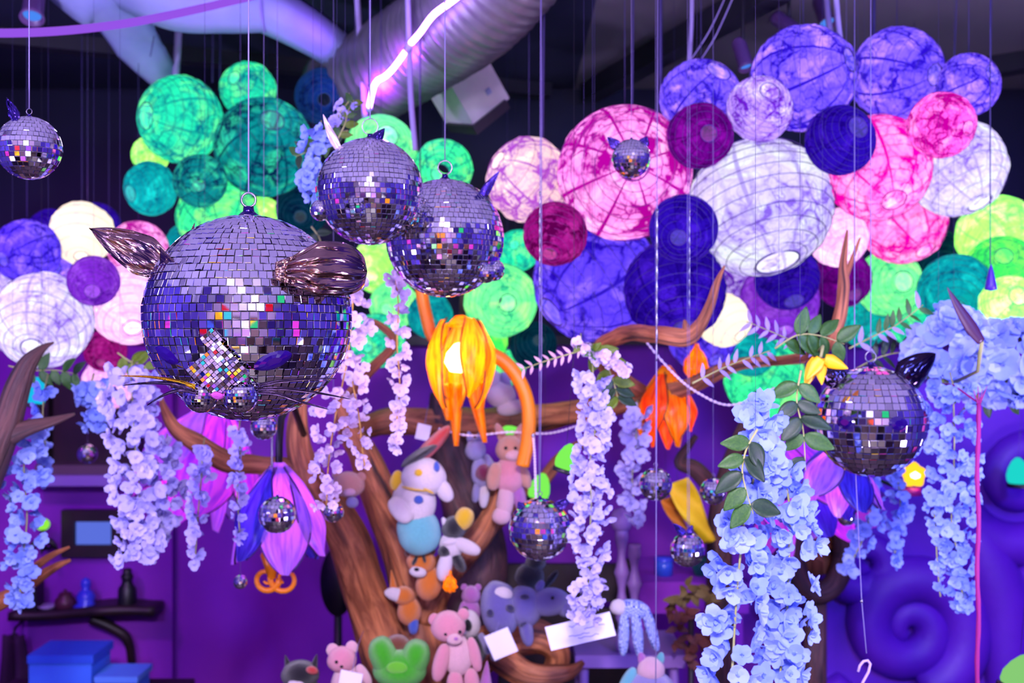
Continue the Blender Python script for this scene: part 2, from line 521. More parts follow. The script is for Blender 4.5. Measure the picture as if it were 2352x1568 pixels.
# long cotton cords and lines that come down from the ceiling
def cord(name, label, cat, pts, r, mat, group=None):
    c = catmull([at(*p) for p in pts], 6)
    top = Vector(c[0]); c = [Vector((top.x, top.y, CEIL))] + [Vector(q) for q in c] if top.z < CEIL - .02 else [Vector(q) for q in c]
    mb = MB().tube([q - c[-1] for q in c], r, 6)
    o = obj(name, mb, mat, None, loc=c[-1]); return tag(o, label, cat, group)
cord('hanging_tape', 'pale cloth tape running down to the bright teal lantern', 'tape', [(414, -40, 4.9), (410, 60, 4.9), (404, 180, 4.9)], 0.017, m_cord)
cord('hanging_tape', 'pale cloth tape hanging just left of the white neon rope', 'tape', [(818, -40, 4.4), (826, 80, 4.4), (832, 170, 4.4), (838, 270, 4.4)], 0.012, m_cord)
cord('hanging_tape', 'lilac cloth tape crossing the neon rope below the duct', 'tape', [(936, -40, 4.0), (940, 120, 4.0), (945, 240, 4.0), (954, 345, 4.0)], 0.010, m_cord)
cord('hanging_tape', 'pale cloth tape down to the upper left violet lantern', 'tape', [(1590, -40, 4.2), (1588, 60, 4.2), (1582, 150, 4.2)], 0.008, m_cord)
cord('hanging_tape', 'grey cloth tape in front of the spot lamp, right of the top lanterns', 'tape', [(1896, -40, 4.4), (1902, 40, 4.4), (1912, 100, 4.4)], 0.012, m_cord)
cord('hanging_tape', 'bright lilac tape ending between the two largest violet lanterns', 'tape', [(1918, -40, 4.0), (1926, 60, 4.0), (1936, 125, 4.0)], 0.010, m_cord)
for i, (x0, x1, y1, Y, lab) in enumerate([(507, 505, 185, 4.9, 'thin violet line beside the small teal lantern'), (615, 612, 170, 5.0, 'thin line right of the small teal lantern'),
    (1250, 1246, 330, 4.0, 'thin blue line above the cream lantern'), (1455, 1452, 250, 3.9, 'thin line above the large pink lantern'), (1517, 1517, 400, 3.9, 'thick blue line left of the top violet lantern'),
    (2008, 2006, 80, 4.2, 'violet line above the big violet lantern at right'), (2198, 2192, 130, 4.2, 'thin line above the small violet lantern at far right'), (2278, 2274, 200, 4.3, 'faint line at the far right of the violet lanterns'),
    (490, 488, 190, 5.1, 'faint navy line above the teal lanterns'), (850, 848, 200, 3.9, 'violet line running behind the neon rope'), (640, 632, 200, 5.1, 'faint grey line left of the navy lantern'), (368, 345, 130, 4.6, 'faint line in front of the pale curved band')]):
    cord('hanging_line', lab, 'cord', [(x0, -40, Y), ((x0 + x1) / 2, y1 * .5, Y), (x1, y1, Y)], [0.0035, 0.0025, 0.004, 0.003, 0.006, 0.006, 0.002, 0.002, 0.004, 0.0035, 0.002, 0.002][i], m_dcord)
cord('hanging_line', 'left of two slanting lines that run down to the upper violet lantern', 'cord', [(1672, -20, 4.1), (1630, 70, 4.1), (1585, 140, 4.1)], 0.0022, m_cord)
cord('hanging_line', 'right of two slanting lines, with a small knot, above the upper violet lantern', 'cord', [(1690, -20, 4.1), (1645, 80, 4.1), (1608, 140, 4.1)], 0.0022, m_cord)

# track spot lamps at the upper right and left
m_blue_lens = glow('blue_lamp_lens', (70, 130, 235), 1.1)
def spot_lamp(label, px, py, Y, aim, s=1.0):
    p = at(px, py, Y)
    t = thing('track_spotlight', label, 'spotlight', p)
    Rm = frame(Vector(aim)).to_4x4()
    obj('lamp_can', MB().lathe([(0.0, -.09 * s), (.028 * s, -.088 * s), (.034 * s, -.07 * s), (.036 * s, .05 * s), (.042 * s, .07 * s), (.037 * s, .072 * s), (.03 * s, .05 * s), (0, .05 * s)], 20), m_can, t, mat4=Rm)
    obj('lens', MB().lathe([(.0, .056 * s), (.018 * s, .0555 * s), (.031 * s, .052 * s)], 20), m_blue_lens, t, mat4=Rm)
    obj('stem', MB().tube([(0, 0, 0), (0, 0, .08 * s), (0.0, 0.0, CEIL - p.z)], .008 * s, 8), m_black, t)
m_can = principled('violet_lamp_can', (92, 60, 110), 0.4)
spot_lamp('small track spotlight with a blue lens above the grey purple lantern', 1706, 128, 4.3, (.2, -.3, -.9), .8)
spot_lamp('track spotlight tilted toward the biggest violet lantern', 1812, 62, 4.4, (.55, -.4, -.6), .9)
spot_lamp('track spotlight with a blue lens at the top edge over the violet lanterns', 1892, 30, 4.5, (.1, -.5, -.8), .9)
spot_lamp('blue lit spotlight cut by the top edge at far left', 78, 8, 4.3, (.1, -.45, -.8), 1.1)

# ------------------------------------------------------------------ left wall furniture
m_screen = glow('pale_blue_screen', (96, 118, 232), 0.9)
m_mantel = principled('violet_mantel', (150, 120, 205), 0.5)
WY = BW - 0.12
def wbox(x0, y0, x1, y1, Y, dep):
    a = at(x0, y0, Y); b = at(x1, y1, Y)
    return (Vector(((a.x + b.x) / 2, Y + dep / 2, (a.z + b.z) / 2)), ((b.x - a.x) / 2, dep / 2, (a.z - b.z) / 2))
def wobj(name, x0, y0, x1, y1, Y, dep, mat, par):
    c, h = wbox(x0, y0, x1, y1, Y, dep)
    me = MB().box((0, 0, 0), h).mesh(name, False)
    return obj(name, me, mat, par, loc=c - (par.location if par else Vector()))
t = thing('mantelpiece', 'violet painted mantel shelf with a dark niche above on the left wall', 'mantel', at(190, 1115, WY))
wobj('mantel_shelf', 60, 1092, 330, 1116, WY - .22, .22, m_mantel, t)
wobj('mantel_ledge', 80, 1068, 320, 1092, WY - .17, .17, principled('brown_ledge', (96, 74, 92), .6), t)
wobj('niche_panel', 85, 880, 315, 1068, WY - .03, .03, m_dark_wood, t)
for x in (92, 300): wobj('niche_post', x, 860, x + 18, 1068, WY - .10, .10, m_dark_wood, t)
t = thing('framed_screen', 'small pale blue lit picture in a thick dark frame on the violet wall', 'picture frame', at(212, 1225, WY))
wobj('picture', 170, 1198, 255, 1252, WY - .03, .03, m_screen, t)
for a in ((140, 1172, 170, 1280), (255, 1172, 285, 1280), (170, 1172, 255, 1198), (170, 1252, 255, 1280)):
    wobj('frame_bar', *a, WY - .06, .06, m_dark_wood, t)
t = thing('wall_shelf', 'dark live-edge wooden shelf with a curved driftwood bracket', 'shelf', at(200, 1425, WY))
def shelf_fn(u, v):
    p = at(40 + 325 * u, 1404 - 10 * u + 4 * math.sin(7 * u), WY - .13); p.y += .12 * v * (1 - .25 * abs(math.sin(5 * u))); return p - t.location
obj('board', MB().sheet(shelf_fn, 20, 4, .045), m_dark_wood, t)
c = catmull([at(210, 1420, WY - .12), at(255, 1440, WY - .11), at(292, 1468, WY - .09), at(303, 1520, WY - .04)], 6)
obj('bracket', MB().tube(rel(t, c), [.035 - .0007 * i for i in range(len(c))], 10, .3), m_dark_wood, t)
def lathe_thing(name, label, cat, px, py, Y, s, prof, mat, parts=()):
    t = thing(name, label, cat, at(px, py, Y))
    obj('body', MB().lathe([(r * s, z * s) for r, z in prof], 20), mat, t)
    for nm, pr, mt in parts: obj(nm, MB().lathe([(r * s, z * s) for r, z in pr], 20), mt, t)
    return t
m_bluefig = principled('blue_glaze', (60, 70, 230), .3)
m_brownjar = principled('brown_glaze', (86, 40, 60), .4)
m_dish = principled('white_ceramic', (190, 180, 225), .35)
SH = WY - .13
u6 = U(SH)
lathe_thing('black_bottle', 'black bottle at the right end of the wooden shelf', 'bottle', 292, 1390, SH, u6, [(0, 0), (20, 0), (21, 4), (20, 40), (13, 50), (11, 58), (14, 64), (13, 72), (0, 72)], m_black, [('stopper', [(9, 70), (10, 84), (0, 86)], m_black)])
lathe_thing('blue_figurine', 'blue glazed figurine in the middle of the wooden shelf', 'figurine', 197, 1397, SH, u6, [(0, 0), (26, 0), (28, 6), (18, 14), (22, 28), (15, 40), (8, 44), (12, 56), (10, 66), (0, 72)], m_bluefig, [('base', [(0, -1), (30, -1), (30, 3), (0, 4)], m_bluefig)])
lathe_thing('brown_jar', 'squat brown jar left of the blue figurine', 'jar', 150, 1400, SH, u6, [(0, 0), (18, 0), (24, 12), (22, 26), (14, 32), (15, 35), (0, 36)], m_brownjar, [('lid', [(16, 34), (12, 40), (3, 42), (4, 47), (0, 48)], m_brownjar)])
lathe_thing('white_dish', 'small white dish on the wooden shelf beside the brown jar', 'dish', 108, 1402, SH, u6, [(0, 0), (9, 0), (10, 4), (22, 12), (21, 13), (8, 6), (0, 6)], m_dish)
t = thing('shelf_speaker', 'black box speaker at the left end of the wooden shelf', 'speaker', at(65, 1402, SH))
wobj('cabinet', 46, 1338, 84, 1402, SH - .05, .1, m_black, t)
obj('cone', MB().tube(rel(t, [at(65, 1375, SH - .05), at(65, 1375, SH - .056)]), .03, 18), m_rail, t)
# small figure with a green ball head and a hanging coat, blue boxes low down
m_limeglow = glow('lime_lamp_glow', (150, 240, 70), 1.0)
t = thing('ball_lamp', 'tiny lime lamp on a dark star-shaped stand by the framed screen', 'lamp', at(98, 1266, 6.12))
obj('globe', MB().lathe([(0, .115), (.02, .118), (.033, .13), (.037, .148), (.03, .165), (.016, .175), (0, .177)], 16), m_limeglow, t)
for k in range(5):
    a = 2 * PI * k / 5
    obj('stand_arm', MB().tube([(0, 0, .06), (.05 * math.cos(a), .05 * math.sin(a), .05), (.085 * math.cos(a), .085 * math.sin(a), .0)], [.02, .014, .005], 8), m_black, t)
obj('stem', MB().tube([(0, 0, .0), (0, 0, .12)], .012, 8), m_black, t)
obj('wall_bracket', MB().tube([(0, 0, .02), (0, .08, .0), (0, WY - 6.12, .0)], .012, 8), m_black, t)
m_bluebox = principled('bright_blue_card', (60, 120, 245), .5, emit=(40, 90, 230), estr=0.0)
t = thing('blue_gift_box', 'bright blue lidded box low at the left bottom edge', 'box', at(137, 1600, 5.4))
wobj('box_body', 66, 1520, 210, 1600, 5.3, .25, m_bluebox, t); wobj('lid', 62, 1505, 214, 1524, 5.29, .27, principled('blue_lid', (40, 90, 220), .5), t)
t = thing('flat_box', 'flat pale blue box beside the bright blue box at the bottom edge', 'box', at(265, 1600, 5.4))
wobj('box_body', 220, 1566, 312, 1600, 5.3, .2, m_bluebox, t); wobj('lid', 216, 1554, 316, 1568, 5.29, .22, principled('sky_lid', (90, 150, 250), .5), t)
t = thing('low_cabinet', 'dark low cabinet under the blue boxes at the bottom left', 'cabinet', at(190, 1800, 5.4))
zb = at(0, 1600, 5.4).z
obj('body', MB().box((0, 0.1, 0), (.45, .2, .02)).mesh('body', False), m_dark_wood, t, loc=(0, 0, zb - t.location.z - .021))
obj('door', MB().box((0, 0.1, 0), (.44, .18, (zb - .04) / 2)).mesh('door', False), m_dark_wood, t, loc=(0, 0, (zb - .04) / 2 - t.location.z))
def coat_fn(u, v):
    w = .05 + .05 * u
    return Vector((v * w + .01 * math.sin(6 * u), .03 * math.cos(5 * v + 3 * u) , -.75 * u))
t = thing('hanging_coat', 'dark purple cloth hanging at the bottom left corner', 'cloth', at(30, 1458, 6.15))
obj('cloth', MB().sheet(coat_fn, 16, 16, .02), principled('plum_cloth', (60, 24, 70), .9), t)
obj('hook', MB().tube([(0, 0, -.02), (0, 0.02, .03), (0, BW - .13 - 6.15, .05)], .008, 6), m_black, t)
t = thing('black_oval_mirror', 'black oval panel standing behind the left tree trunk', 'panel', at(775, 1335, 5.6))
ov = MB()
ov.tube([(0, 0, 0), (0, .03, 0)], .1, 40)
o = obj('panel', ov, m_black, t); o.scale = (.85, 1, 1.72)
obj('leg', MB().tube([(0, .02, -.15), (0, .02, -t.location.z)], .02, 8), m_black, t)

# ================================================================== paper lanterns
PAL = {
    'green':  paper('paper_green', (60, 216, 140), (4, 110, 112), .9, 2.2, .95, hot=(140, 235, 125)),
    'sea':    paper('paper_sea_green', (34, 192, 148), (4, 96, 116), .85, 2.0, .95, hot=(110, 228, 140)),
    'mint':   paper('paper_mint', (112, 218, 138), (34, 150, 116), .7, 2.2, .95, stripes=False, hot=(165, 238, 140)),
    'teal':   paper('paper_teal', (8, 150, 152), (4, 72, 104), .8, 2.4, stripes=False, hot=(20, 190, 180)),
    'dteal':  paper('paper_dark_teal', (10, 132, 130), (4, 30, 66), 1.0, 2.0, hot=(50, 200, 150)),
    'navy':   paper('paper_navy', (24, 62, 128), (10, 22, 78), .9, 2.6, .55, stripes=False),
    'night':  paper('paper_night_green', (4, 56, 74), (4, 22, 52), .9, 2.6, .5, stripes=False),
    'lime':   paper('paper_lime', (160, 240, 100), (66, 190, 96), .7, 1.8, 1.0, hot=(228, 246, 160)),
    'leafy':  paper('paper_leaf_green', (70, 215, 90), (30, 150, 90), .7, 2.0, hot=(150, 238, 90)),
    'cream':  paper('paper_cream', (226, 200, 190), (150, 70, 172), 1.1, 1.7, hot=(242, 230, 200)),
    'ivory':  paper('paper_ivory', (232, 222, 190), (190, 170, 180), .5, 2.0, stripes=False),
    'white':  paper('paper_white', (206, 200, 222), (120, 90, 184), .75, 2.2, hot=(222, 232, 214)),
    'pale':   paper('paper_pale_pink', (240, 196, 232), (190, 110, 200), .6, 2.0, hot=(248, 222, 238)),
    'pink':   paper('paper_pink', (246, 156, 224), (150, 4, 130), 1.5, 1.7, hot=(252, 196, 234)),
    'rose':   paper('paper_rose', (250, 146, 212), (196, 0, 146), 1.35, 1.5, hot=(255, 192, 224)),
    'magenta': paper('paper_magenta', (238, 96, 200), (150, 0, 118), 1.4, 1.7, stripes=False, hot=(250, 150, 215)),
    'plum':   paper('paper_plum', (104, 6, 122), (64, 0, 82), .9, 2.4, hot=(138, 14, 150)),
    'maroon': paper('paper_maroon', (150, 20, 120), (84, 0, 66), 1.1, 1.6, stripes=False, hot=(176, 40, 140)),
    'indigo': paper('paper_indigo', (44, 14, 152), (24, 2, 104), .9, 2.6, hot=(66, 26, 178)),
    'violet': paper('paper_violet', (128, 96, 238), (40, 14, 160), 1.15, 2.0, hot=(196, 146, 250)),
    'bluev':  paper('paper_blue_violet', (100, 70, 228), (34, 8, 150), 1.05, 1.8, hot=(146, 110, 242)),
    'lilac':  paper('paper_lilac', (176, 146, 220), (92, 20, 160), 1.15, 2.2, stripes=False, hot=(214, 202, 236)),
    'purple': paper('paper_purple', (130, 50, 190), (78, 10, 136), .8, 2.2, stripes=False, hot=(156, 84, 208)),
}
m_rib = principled('lantern_wire', (58, 30, 110), .6)
m_rib_green = principled('lantern_wire_green', (6, 80, 90), .6)
m_rib_pink = principled('lantern_wire_pink', (130, 30, 120), .6)


def shell_mesh(seed, ribs, seg, wr, hole, squash=1.0):
    prof = []
    a0 = math.asin(hole)
    sub = 3
    for i in range(ribs * sub + 1):
        th = a0 + (PI - 2 * a0) * i / (ribs * sub)
        k = 1.0 if i % sub == 0 else 0.988
        prof.append((math.sin(th) * k, math.cos(th) * k * squash))
    m = MB().lathe(prof, seg)
    out = []
    for v in m.v:
        p = Vector(v)
        d = 1 + wr * noise.noise(p * 2.3 + Vector((seed, 0, 0))) + wr * .5 * noise.noise(p * 6 + Vector((0, seed, 0)))
        ang = math.atan2(p.y, p.x)
        d += 0.012 * abs(math.sin(4 * ang))
        out.append(tuple(p * d))
    m.v = out
    m.f = [tuple(reversed(f)) for f in m.f]
    return m.mesh('paper_shell')


def rib_mesh(seed, turns, hole, squash=1.0):
    a0 = math.asin(hole); pts = []
    n = turns * 40
    for i in range(n + 1):
        t = i / n; th = a0 + (PI - 2 * a0) * t; ph = 2 * PI * turns * t
        p = Vector((math.sin(th) * math.cos(ph), math.sin(th) * math.sin(ph), math.cos(th) * squash)) * 1.014
        pts.append(p)
    return MB().tube(pts, 0.006, 4).mesh('rib_wire')


def rim_mesh(hole, squash=1.0):
    a0 = math.asin(hole)
    mb = MB()
    pts = [(hole * math.cos(2 * PI * k / 32), hole * math.sin(2 * PI * k / 32), math.cos(a0) * squash) for k in range(32)]
    mb.tube(pts, 0.014, 6, closed=True)
    return mb.mesh('opening_rim')


SHELLS = [
    (shell_mesh(1.0, 13, 48, .035, .23), rib_mesh(1, 12, .23), rim_mesh(.23)),
    (shell_mesh(5.0, 10, 22, .05, .25), rib_mesh(2, 9, .25), rim_mesh(.25)),
    (shell_mesh(9.0, 14, 48, .03, .30, .93), rib_mesh(3, 13, .30, .93), rim_mesh(.30, .93)),
    (shell_mesh(14.0, 8, 16, .07, .22), rib_mesh(4, 7, .22), rim_mesh(.22)),
]
PLACED = []


def place_depth(px, py, r, y0, ymax=6.0, tol=1.06):
    """slide the lantern back along its line of sight until it no longer runs into the ones before it"""
    Y = y0
    while Y < ymax:
        c = at(px, py, Y); R = r * U(Y)
        if all((c - q).length > (R + s) * tol for q, s in PLACED): break
        Y += 0.02
    PLACED.append((at(px, py, Y), r * U(Y)))
    return Y


def lantern(px, py, r, pal, y0, var, opening, label, group, watts=0.0, wcol=(1, 1, 1), cordy=False, tol=1.06):
    Y = place_depth(px, py, r, y0, 6.15, tol)
    R = r * U(Y)
    p = at(px, py, Y)
    t = thing('paper_lantern', label, 'lantern', p, group)
    ox, oy = opening
    q = ox * ox + oy * oy
    if q > .98: ox, oy = ox / math.sqrt(q) * .99, oy / math.sqrt(q) * .99; q = .98
    ax = Vector((ox, -math.sqrt(1 - q), -oy))
    M4 = (frame(ax, (0, 0, 1)) @ Matrix.Rotation(random.uniform(0, 2 * PI), 3, 'Z')).to_4x4() @ Matrix.Scale(R, 4)
    sh, rb, rm = SHELLS[var]
    rmat = m_rib_green if pal in ('green', 'sea', 'mint', 'teal', 'dteal', 'navy', 'night', 'lime', 'leafy') else (m_rib_pink if pal in ('pink', 'rose', 'magenta', 'pale', 'cream', 'maroon') else m_rib)
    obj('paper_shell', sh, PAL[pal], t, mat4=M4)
    obj('rib_wire', rb, rmat, t, mat4=M4)
    obj('opening_rim', rm, rmat, t, mat4=M4)
    watts *= 1.1 if pal in ('green', 'sea', 'mint', 'teal', 'dteal', 'lime', 'leafy') else .5
    if watts > .3:
        d = bpy.data.lights.new('lantern_bulb', 'POINT'); d.energy = watts; d.color = wcol; d.shadow_soft_size = .03
        lo = bpy.data.objects.new('lantern_bulb', d); COL.objects.link(lo); lo.parent = t; lo.location = (0, R * .2, 0)
    if cordy:
        obj('hanging_cord', MB().tube([(0, 0, R * .97), (0, 0, CEIL - p.z)], .0012, 5), m_dcord, t)
    return t


W = (1, .93, .85)
G = 'violet and pink lantern cluster at the right'
for row in [
    # px, py, r, palette, start depth, shell, opening(x,y), label, watts, cord
    (1275, 537, 73, 'maroon', 3.45, 0, (-.2, .7), 'dark maroon paper lantern under the cream one and left of the big pink one', .6, 0),
    (1570, 525, 78, 'indigo', 3.5, 0, (-.28, .35), 'small deep indigo lantern touching the big white lantern on its left', 0, 0),
    (1608, 312, 75, 'plum', 3.5, 1, (.1, .1), 'dark plum lantern with a pale hole facing out, above the big white one', 0, 0),
    (1930, 322, 80, 'indigo', 3.5, 2, (.3, -.25), 'dark indigo lantern with a round lilac hole, upper right of the big white one', .4, 0),
    (2163, 287, 75, 'magenta', 3.5, 0, (.5, .25), 'deep magenta marbled lantern resting against the pale one at far right', 1.2, 0),
    (1745, 250, 76, 'lilac', 3.55, 2, (.15, -.4), 'grey-lilac marbled lantern directly above the big white one', .8, 0),
    (1435, 398, 153, 'pink', 3.65, 0, (.02, .02), 'large pink lantern with magenta spokes around a round hole facing out', 3.0, 1),
    (1745, 475, 166, 'white', 3.65, 2, (.18, .89), 'biggest lantern, white with fine grey ribs and its hole at the bottom', 1.4, 0),
    (1550, 665, 116, 'indigo', 3.75, 0, (.1, .78), 'large dark indigo lantern under the small indigo one', .3, 0),
    (2015, 385, 120, 'rose', 3.7, 0, (.1, .72), 'large hot pink veined lantern right of the big white one', 3.0, 0),
    (1845, 180, 120, 'violet', 3.75, 0, (.72, -.2), 'biggest violet lantern with dark blue veins at the top', 2.0, 1),
    (2060, 170, 105, 'violet', 3.75, 0, (.55, .2), 'violet lantern with its hole at lower right, right of the biggest violet one', 2.0, 1),
    (2225, 195, 72, 'violet', 3.85, 2, (.5, -.2), 'small violet lantern at the far right end of the top row', .8, 1),
    (1610, 230, 96, 'violet', 3.8, 2, (.35, -.62), 'violet lantern at the left end of the top row, behind the plum one', 1.2, 1),
    (1215, 415, 98, 'cream', 3.7, 3, (-.75, -.4), 'crumpled cream and mauve lantern left of the big pink one', .8, 1),
    (2195, 385, 112, 'white', 3.85, 1, (.3, .8), 'pale white lantern at the far right behind the magenta one', 2.0, 0),
    (1370, 640, 145, 'bluev', 3.85, 1, (-.75, .55), 'large blue-violet lantern hanging lowest below the big pink one', 1.5, 0),
    (2072, 505, 100, 'rose', 3.9, 0, (.35, .75), 'lower hot pink lantern beneath the other hot pink one', 2.5, 0),
    (1808, 640, 74, 'indigo', 3.9, 2, (.1, .8), 'indigo lantern tucked under the hole of the big white one', 0, 0),
    (1925, 545, 68, 'pale', 4.1, 1, (.3, .7), 'pale pink lantern in the gap between white and hot pink ones', .8, 0),
    (1790, 690, 90, 'purple', 4.1, 0, (.0, .8), 'mottled purple lantern below the indigo one under the white lantern', .6, 0),
    (1935, 640, 66, 'plum', 4.2, 1, (.2, .6), 'plum red lantern behind the pointed driftwood twig', .2, 0),
    (1668, 640, 84, 'lilac', 4.25, 0, (-.4, .6), 'lilac lantern peeking out between the indigo and white ones', .6, 0),
    (1662, 735, 62, 'ivory', 4.3, 3, (.5, .6), 'cream crumpled lantern low behind the forked driftwood branch', .8, 0),
    (1612, 772, 78, 'bluev', 4.5, 0, (.3, .7), 'lowest blue-violet lantern behind the forked driftwood branch', .6, 0),
]:
    px, py, r, pal, y0, var, op, lab, w, c = row
    lantern(px, py, r, pal, y0, var, op, lab, G, w, W, c)

G = 'green and teal lantern cluster at the upper left'
GW = (.75, 1, .75)
for row in [
    (460, 415, 60, 'dteal', 4.3, 0, (.2, .3), 'small dark teal mottled lantern in front of the bright green ones', .3, 0),
    (607, 338, 112, 'dteal', 4.35, 0, (.35, -.4), 'largest dark teal lantern with black-blue creases', 1.5, 0),
    (346, 433, 62, 'teal', 4.5, 2, (-.6, .3), 'blue-teal lantern at the left end of the green cluster', .6, 0),
    (415, 275, 100, 'sea', 4.55, 2, (-.66, .05), 'large bright sea green lantern at the upper left with its hole at left', 1.8, 0),
    (570, 207, 64, 'sea', 4.7, 0, (-.3, -.25), 'small sea green lantern at the top of the cluster', .6, 1),
    (742, 222, 64, 'navy', 4.6, 0, (.2, .3), 'dark navy lantern hanging beside the duct', 0, 1),
    (694, 480, 60, 'night', 4.7, 0, (.1, .4), 'almost black green lantern right of the big disco ball string', 0, 0),
    (500, 500, 92, 'green', 4.8, 0, (.3, .6), 'bright green lantern under the small dark teal one', 1.6, 0),
    (600, 515, 62, 'lime', 4.8, 1, (-.1, .4), 'yellow-green glowing lantern behind the hook of the big disco ball', 1.2, 0),
    (345, 355, 42, 'lime', 5.0, 1, (-.5, .5), 'little yellow-green lantern showing at the left of the cluster', .3, 0),
    (428, 560, 46, 'teal', 5.2, 1, (0, .6), 'teal lantern half hidden behind the top of the big disco ball', 0, 0),
]:
    px, py, r, pal, y0, var, op, lab, w, c = row
    lantern(px, py, r, pal, y0, var, op, lab, G, w, GW, c)

G = 'green lanterns behind the disco balls in the middle'
for row in [
    (875, 345, 82, 'mint', 4.2, 2, (.3, -.3), 'mint green lantern behind the middle disco ball', 1.0, 1),
    (1018, 388, 68, 'green', 4.2, 2, (-.05, .3), 'green ribbed lantern above the right one of the paired disco balls', .8, 1),
    (1150, 690, 84, 'mint', 4.4, 0, (.2, .1), 'milky mint lantern at the lower right of the paired disco balls', 1.0, 0),
    (1190, 575, 48, 'sea', 4.5, 0, (-.2, -.2), 'small sea green lantern between disco ball and maroon lantern', .6, 0),
    (1100, 782, 66, 'leafy', 4.8, 1, (.2, .5), 'leaf green lantern just right of the orange tulip lamp top', 1.0, 0),
    (1225, 792, 54, 'night', 4.6, 0, (.2, -.2), 'dark green-black lantern right of the orange tulip lamp', 0, 0),
    (988, 725, 52, 'teal', 4.8, 0, (.1, .3), 'teal lantern under the right paired disco ball', .2, 0),
    (868, 782, 62, 'sea', 4.8, 0, (-.3, .2), 'sea green lantern behind the white blossoms right of the big disco ball', .6, 0),
    (905, 700, 56, 'mint', 5.2, 1, (-.2, .2), 'pale mint lantern behind the thin blossom strand', .6, 1),
    (1165, 845, 42, 'green', 5.2, 1, (.2, .6), 'small green lantern above the curved orange lamp arm', .3, 1),
    (872, 610, 66, 'lime', 5.2, 1, (-.2, .4), 'soft lime lantern behind the blossoms below the middle disco ball', .5, 1),
]:
    px, py, r, pal, y0, var, op, lab, w, c = row
    lantern(px, py, r, pal, y0, var, op, lab, G, w, GW, c)

G = 'green lanterns at the right edge'
for row in [
    (2320, 700, 68, 'lime', 3.9, 2, (-.1, -.3), 'bright lime lantern at the right edge above the blue hydrangeas', 1.2, 0),
    (2195, 668, 84, 'teal', 4.2, 0, (-.3, .5), 'teal creased lantern behind the dark foil leaf', .5, 0),
    (2300, 625, 82, 'leafy', 4.2, 0, (-.3, -.4), 'leaf green lantern at the right edge above the lime one', .8, 0),
    (2290, 540, 92, 'lime', 4.3, 1, (.1, .5), 'glowing yellow-green lantern at the right edge, topmost of the greens', 2.0, 0),
    (2042, 650, 76, 'mint', 4.3, 2, (.15, .0), 'light green lantern with its round hole facing out under the pink ones', 1.0, 0),
    (2145, 590, 66, 'night', 4.6, 0, (0, .5), 'dark teal lantern between the hot pink and lime ones', 0, 0),
    (1985, 735, 62, 'teal', 4.7, 0, (.1, .6), 'teal lantern low behind the dark twig base', .3, 0),
    (2100, 735, 60, 'sea', 4.6, 1, (.2, .6), 'sea green lantern behind the small green sprigs', .5, 1),
    (1725, 808, 56, 'teal', 4.5, 0, (-.2, .5), 'teal lantern behind the lavender leaf sprigs', .4, 0),
    (1755, 868, 92, 'green', 4.6, 1, (-.3, .6), 'bright green lantern hanging low above the blue blossom cascade', 1.8, 0),
]:
    px, py, r, pal, y0, var, op, lab, w, c = row
    lantern(px, py, r, pal, y0, var, op, lab, G, w, GW, c)

G = 'violet and white lantern cluster at the left edge'
for row in [
    (215, 645, 58, 'purple', 4.0, 2, (.25, .5), 'dull purple lantern in the middle of the left cluster', .3, 0),
    (100, 735, 110, 'white', 4.15, 0, (.1, .6), 'large white lantern lowest at the left edge', 2.4, 0),
    (62, 578, 74, 'bluev', 4.2, 0, (-.4, .3), 'blue-violet lantern at the left edge above the large white one', .8, 1),
    (188, 535, 72, 'ivory', 4.3, 3, (.2, .8), 'cream lantern at the top of the left cluster', 1.4, 1),
    (300, 700, 92, 'pale', 4.3, 0, (.3, .6), 'pale pink lantern left of the big disco ball', 2.0, 0),
    (318, 575, 68, 'pink', 4.4, 1, (.1, -.4), 'pink and cream lantern behind the left foil ear', 1.4, 1),
    (15, 690, 84, 'white', 4.7, 0, (-.4, .4), 'pale lilac lantern cut by the left edge behind the large white one', .8, 0),
    (242, 805, 48, 'maroon', 4.5, 0, (.1, .6), 'dark magenta lantern low behind the blossoms at left', .4, 0),
    (118, 530, 50, 'indigo', 4.9, 0, (-.2, .2), 'indigo lantern peeking out left of the cream one', .1, 0),
    (222, 520, 54, 'indigo', 4.9, 0, (.2, -.2), 'indigo lantern peeking out over the cream one', .1, 0),
    (150, 610, 52, 'violet', 4.9, 0, (0, .2), 'violet lantern glowing deep inside the left cluster', .8, 0),
    (250, 880, 60, 'pale', 4.8, 1, (0, .5), 'pale pink lantern low behind the white blossoms at left', .6, 1),
]:
    px, py, r, pal, y0, var, op, lab, w, c = row
    lantern(px, py, r, pal, y0, var, op, lab, G, w, (1, .9, 1), c)

# ================================================================== mirror balls
def mirror_mat(name, col, rough):
    N = NT(name)
    b = N.n('BsdfPrincipled'); b.inputs['Metallic'].default_value = 1.0
    b.inputs['Roughness'].default_value = rough
    b.inputs['Base Color'].default_value = (*col, 1)
    N.l(b.outputs[0], N.out.inputs[0]); return N.m
m_mirror = mirror_mat('mirror_glass', (.92, .91, .95), .02)
m_core = principled('ball_core', (46, 42, 60), .5)
m_steel = principled('steel_wire', (170, 165, 180), .25, 1.0)
m_string = principled('silver_string', (120, 108, 160), .45)
m_gem = principled('violet_gem', (22, 2, 74), .04, coat=1.0, spec=.8)
m_gem_red = principled('red_gem', (190, 20, 50), .06, coat=1.0)
m_gem_green = principled('green_gem', (20, 130, 40), .06, coat=1.0)
m_nose = principled('pink_nose_gem', (150, 60, 140), .1, coat=1.0)


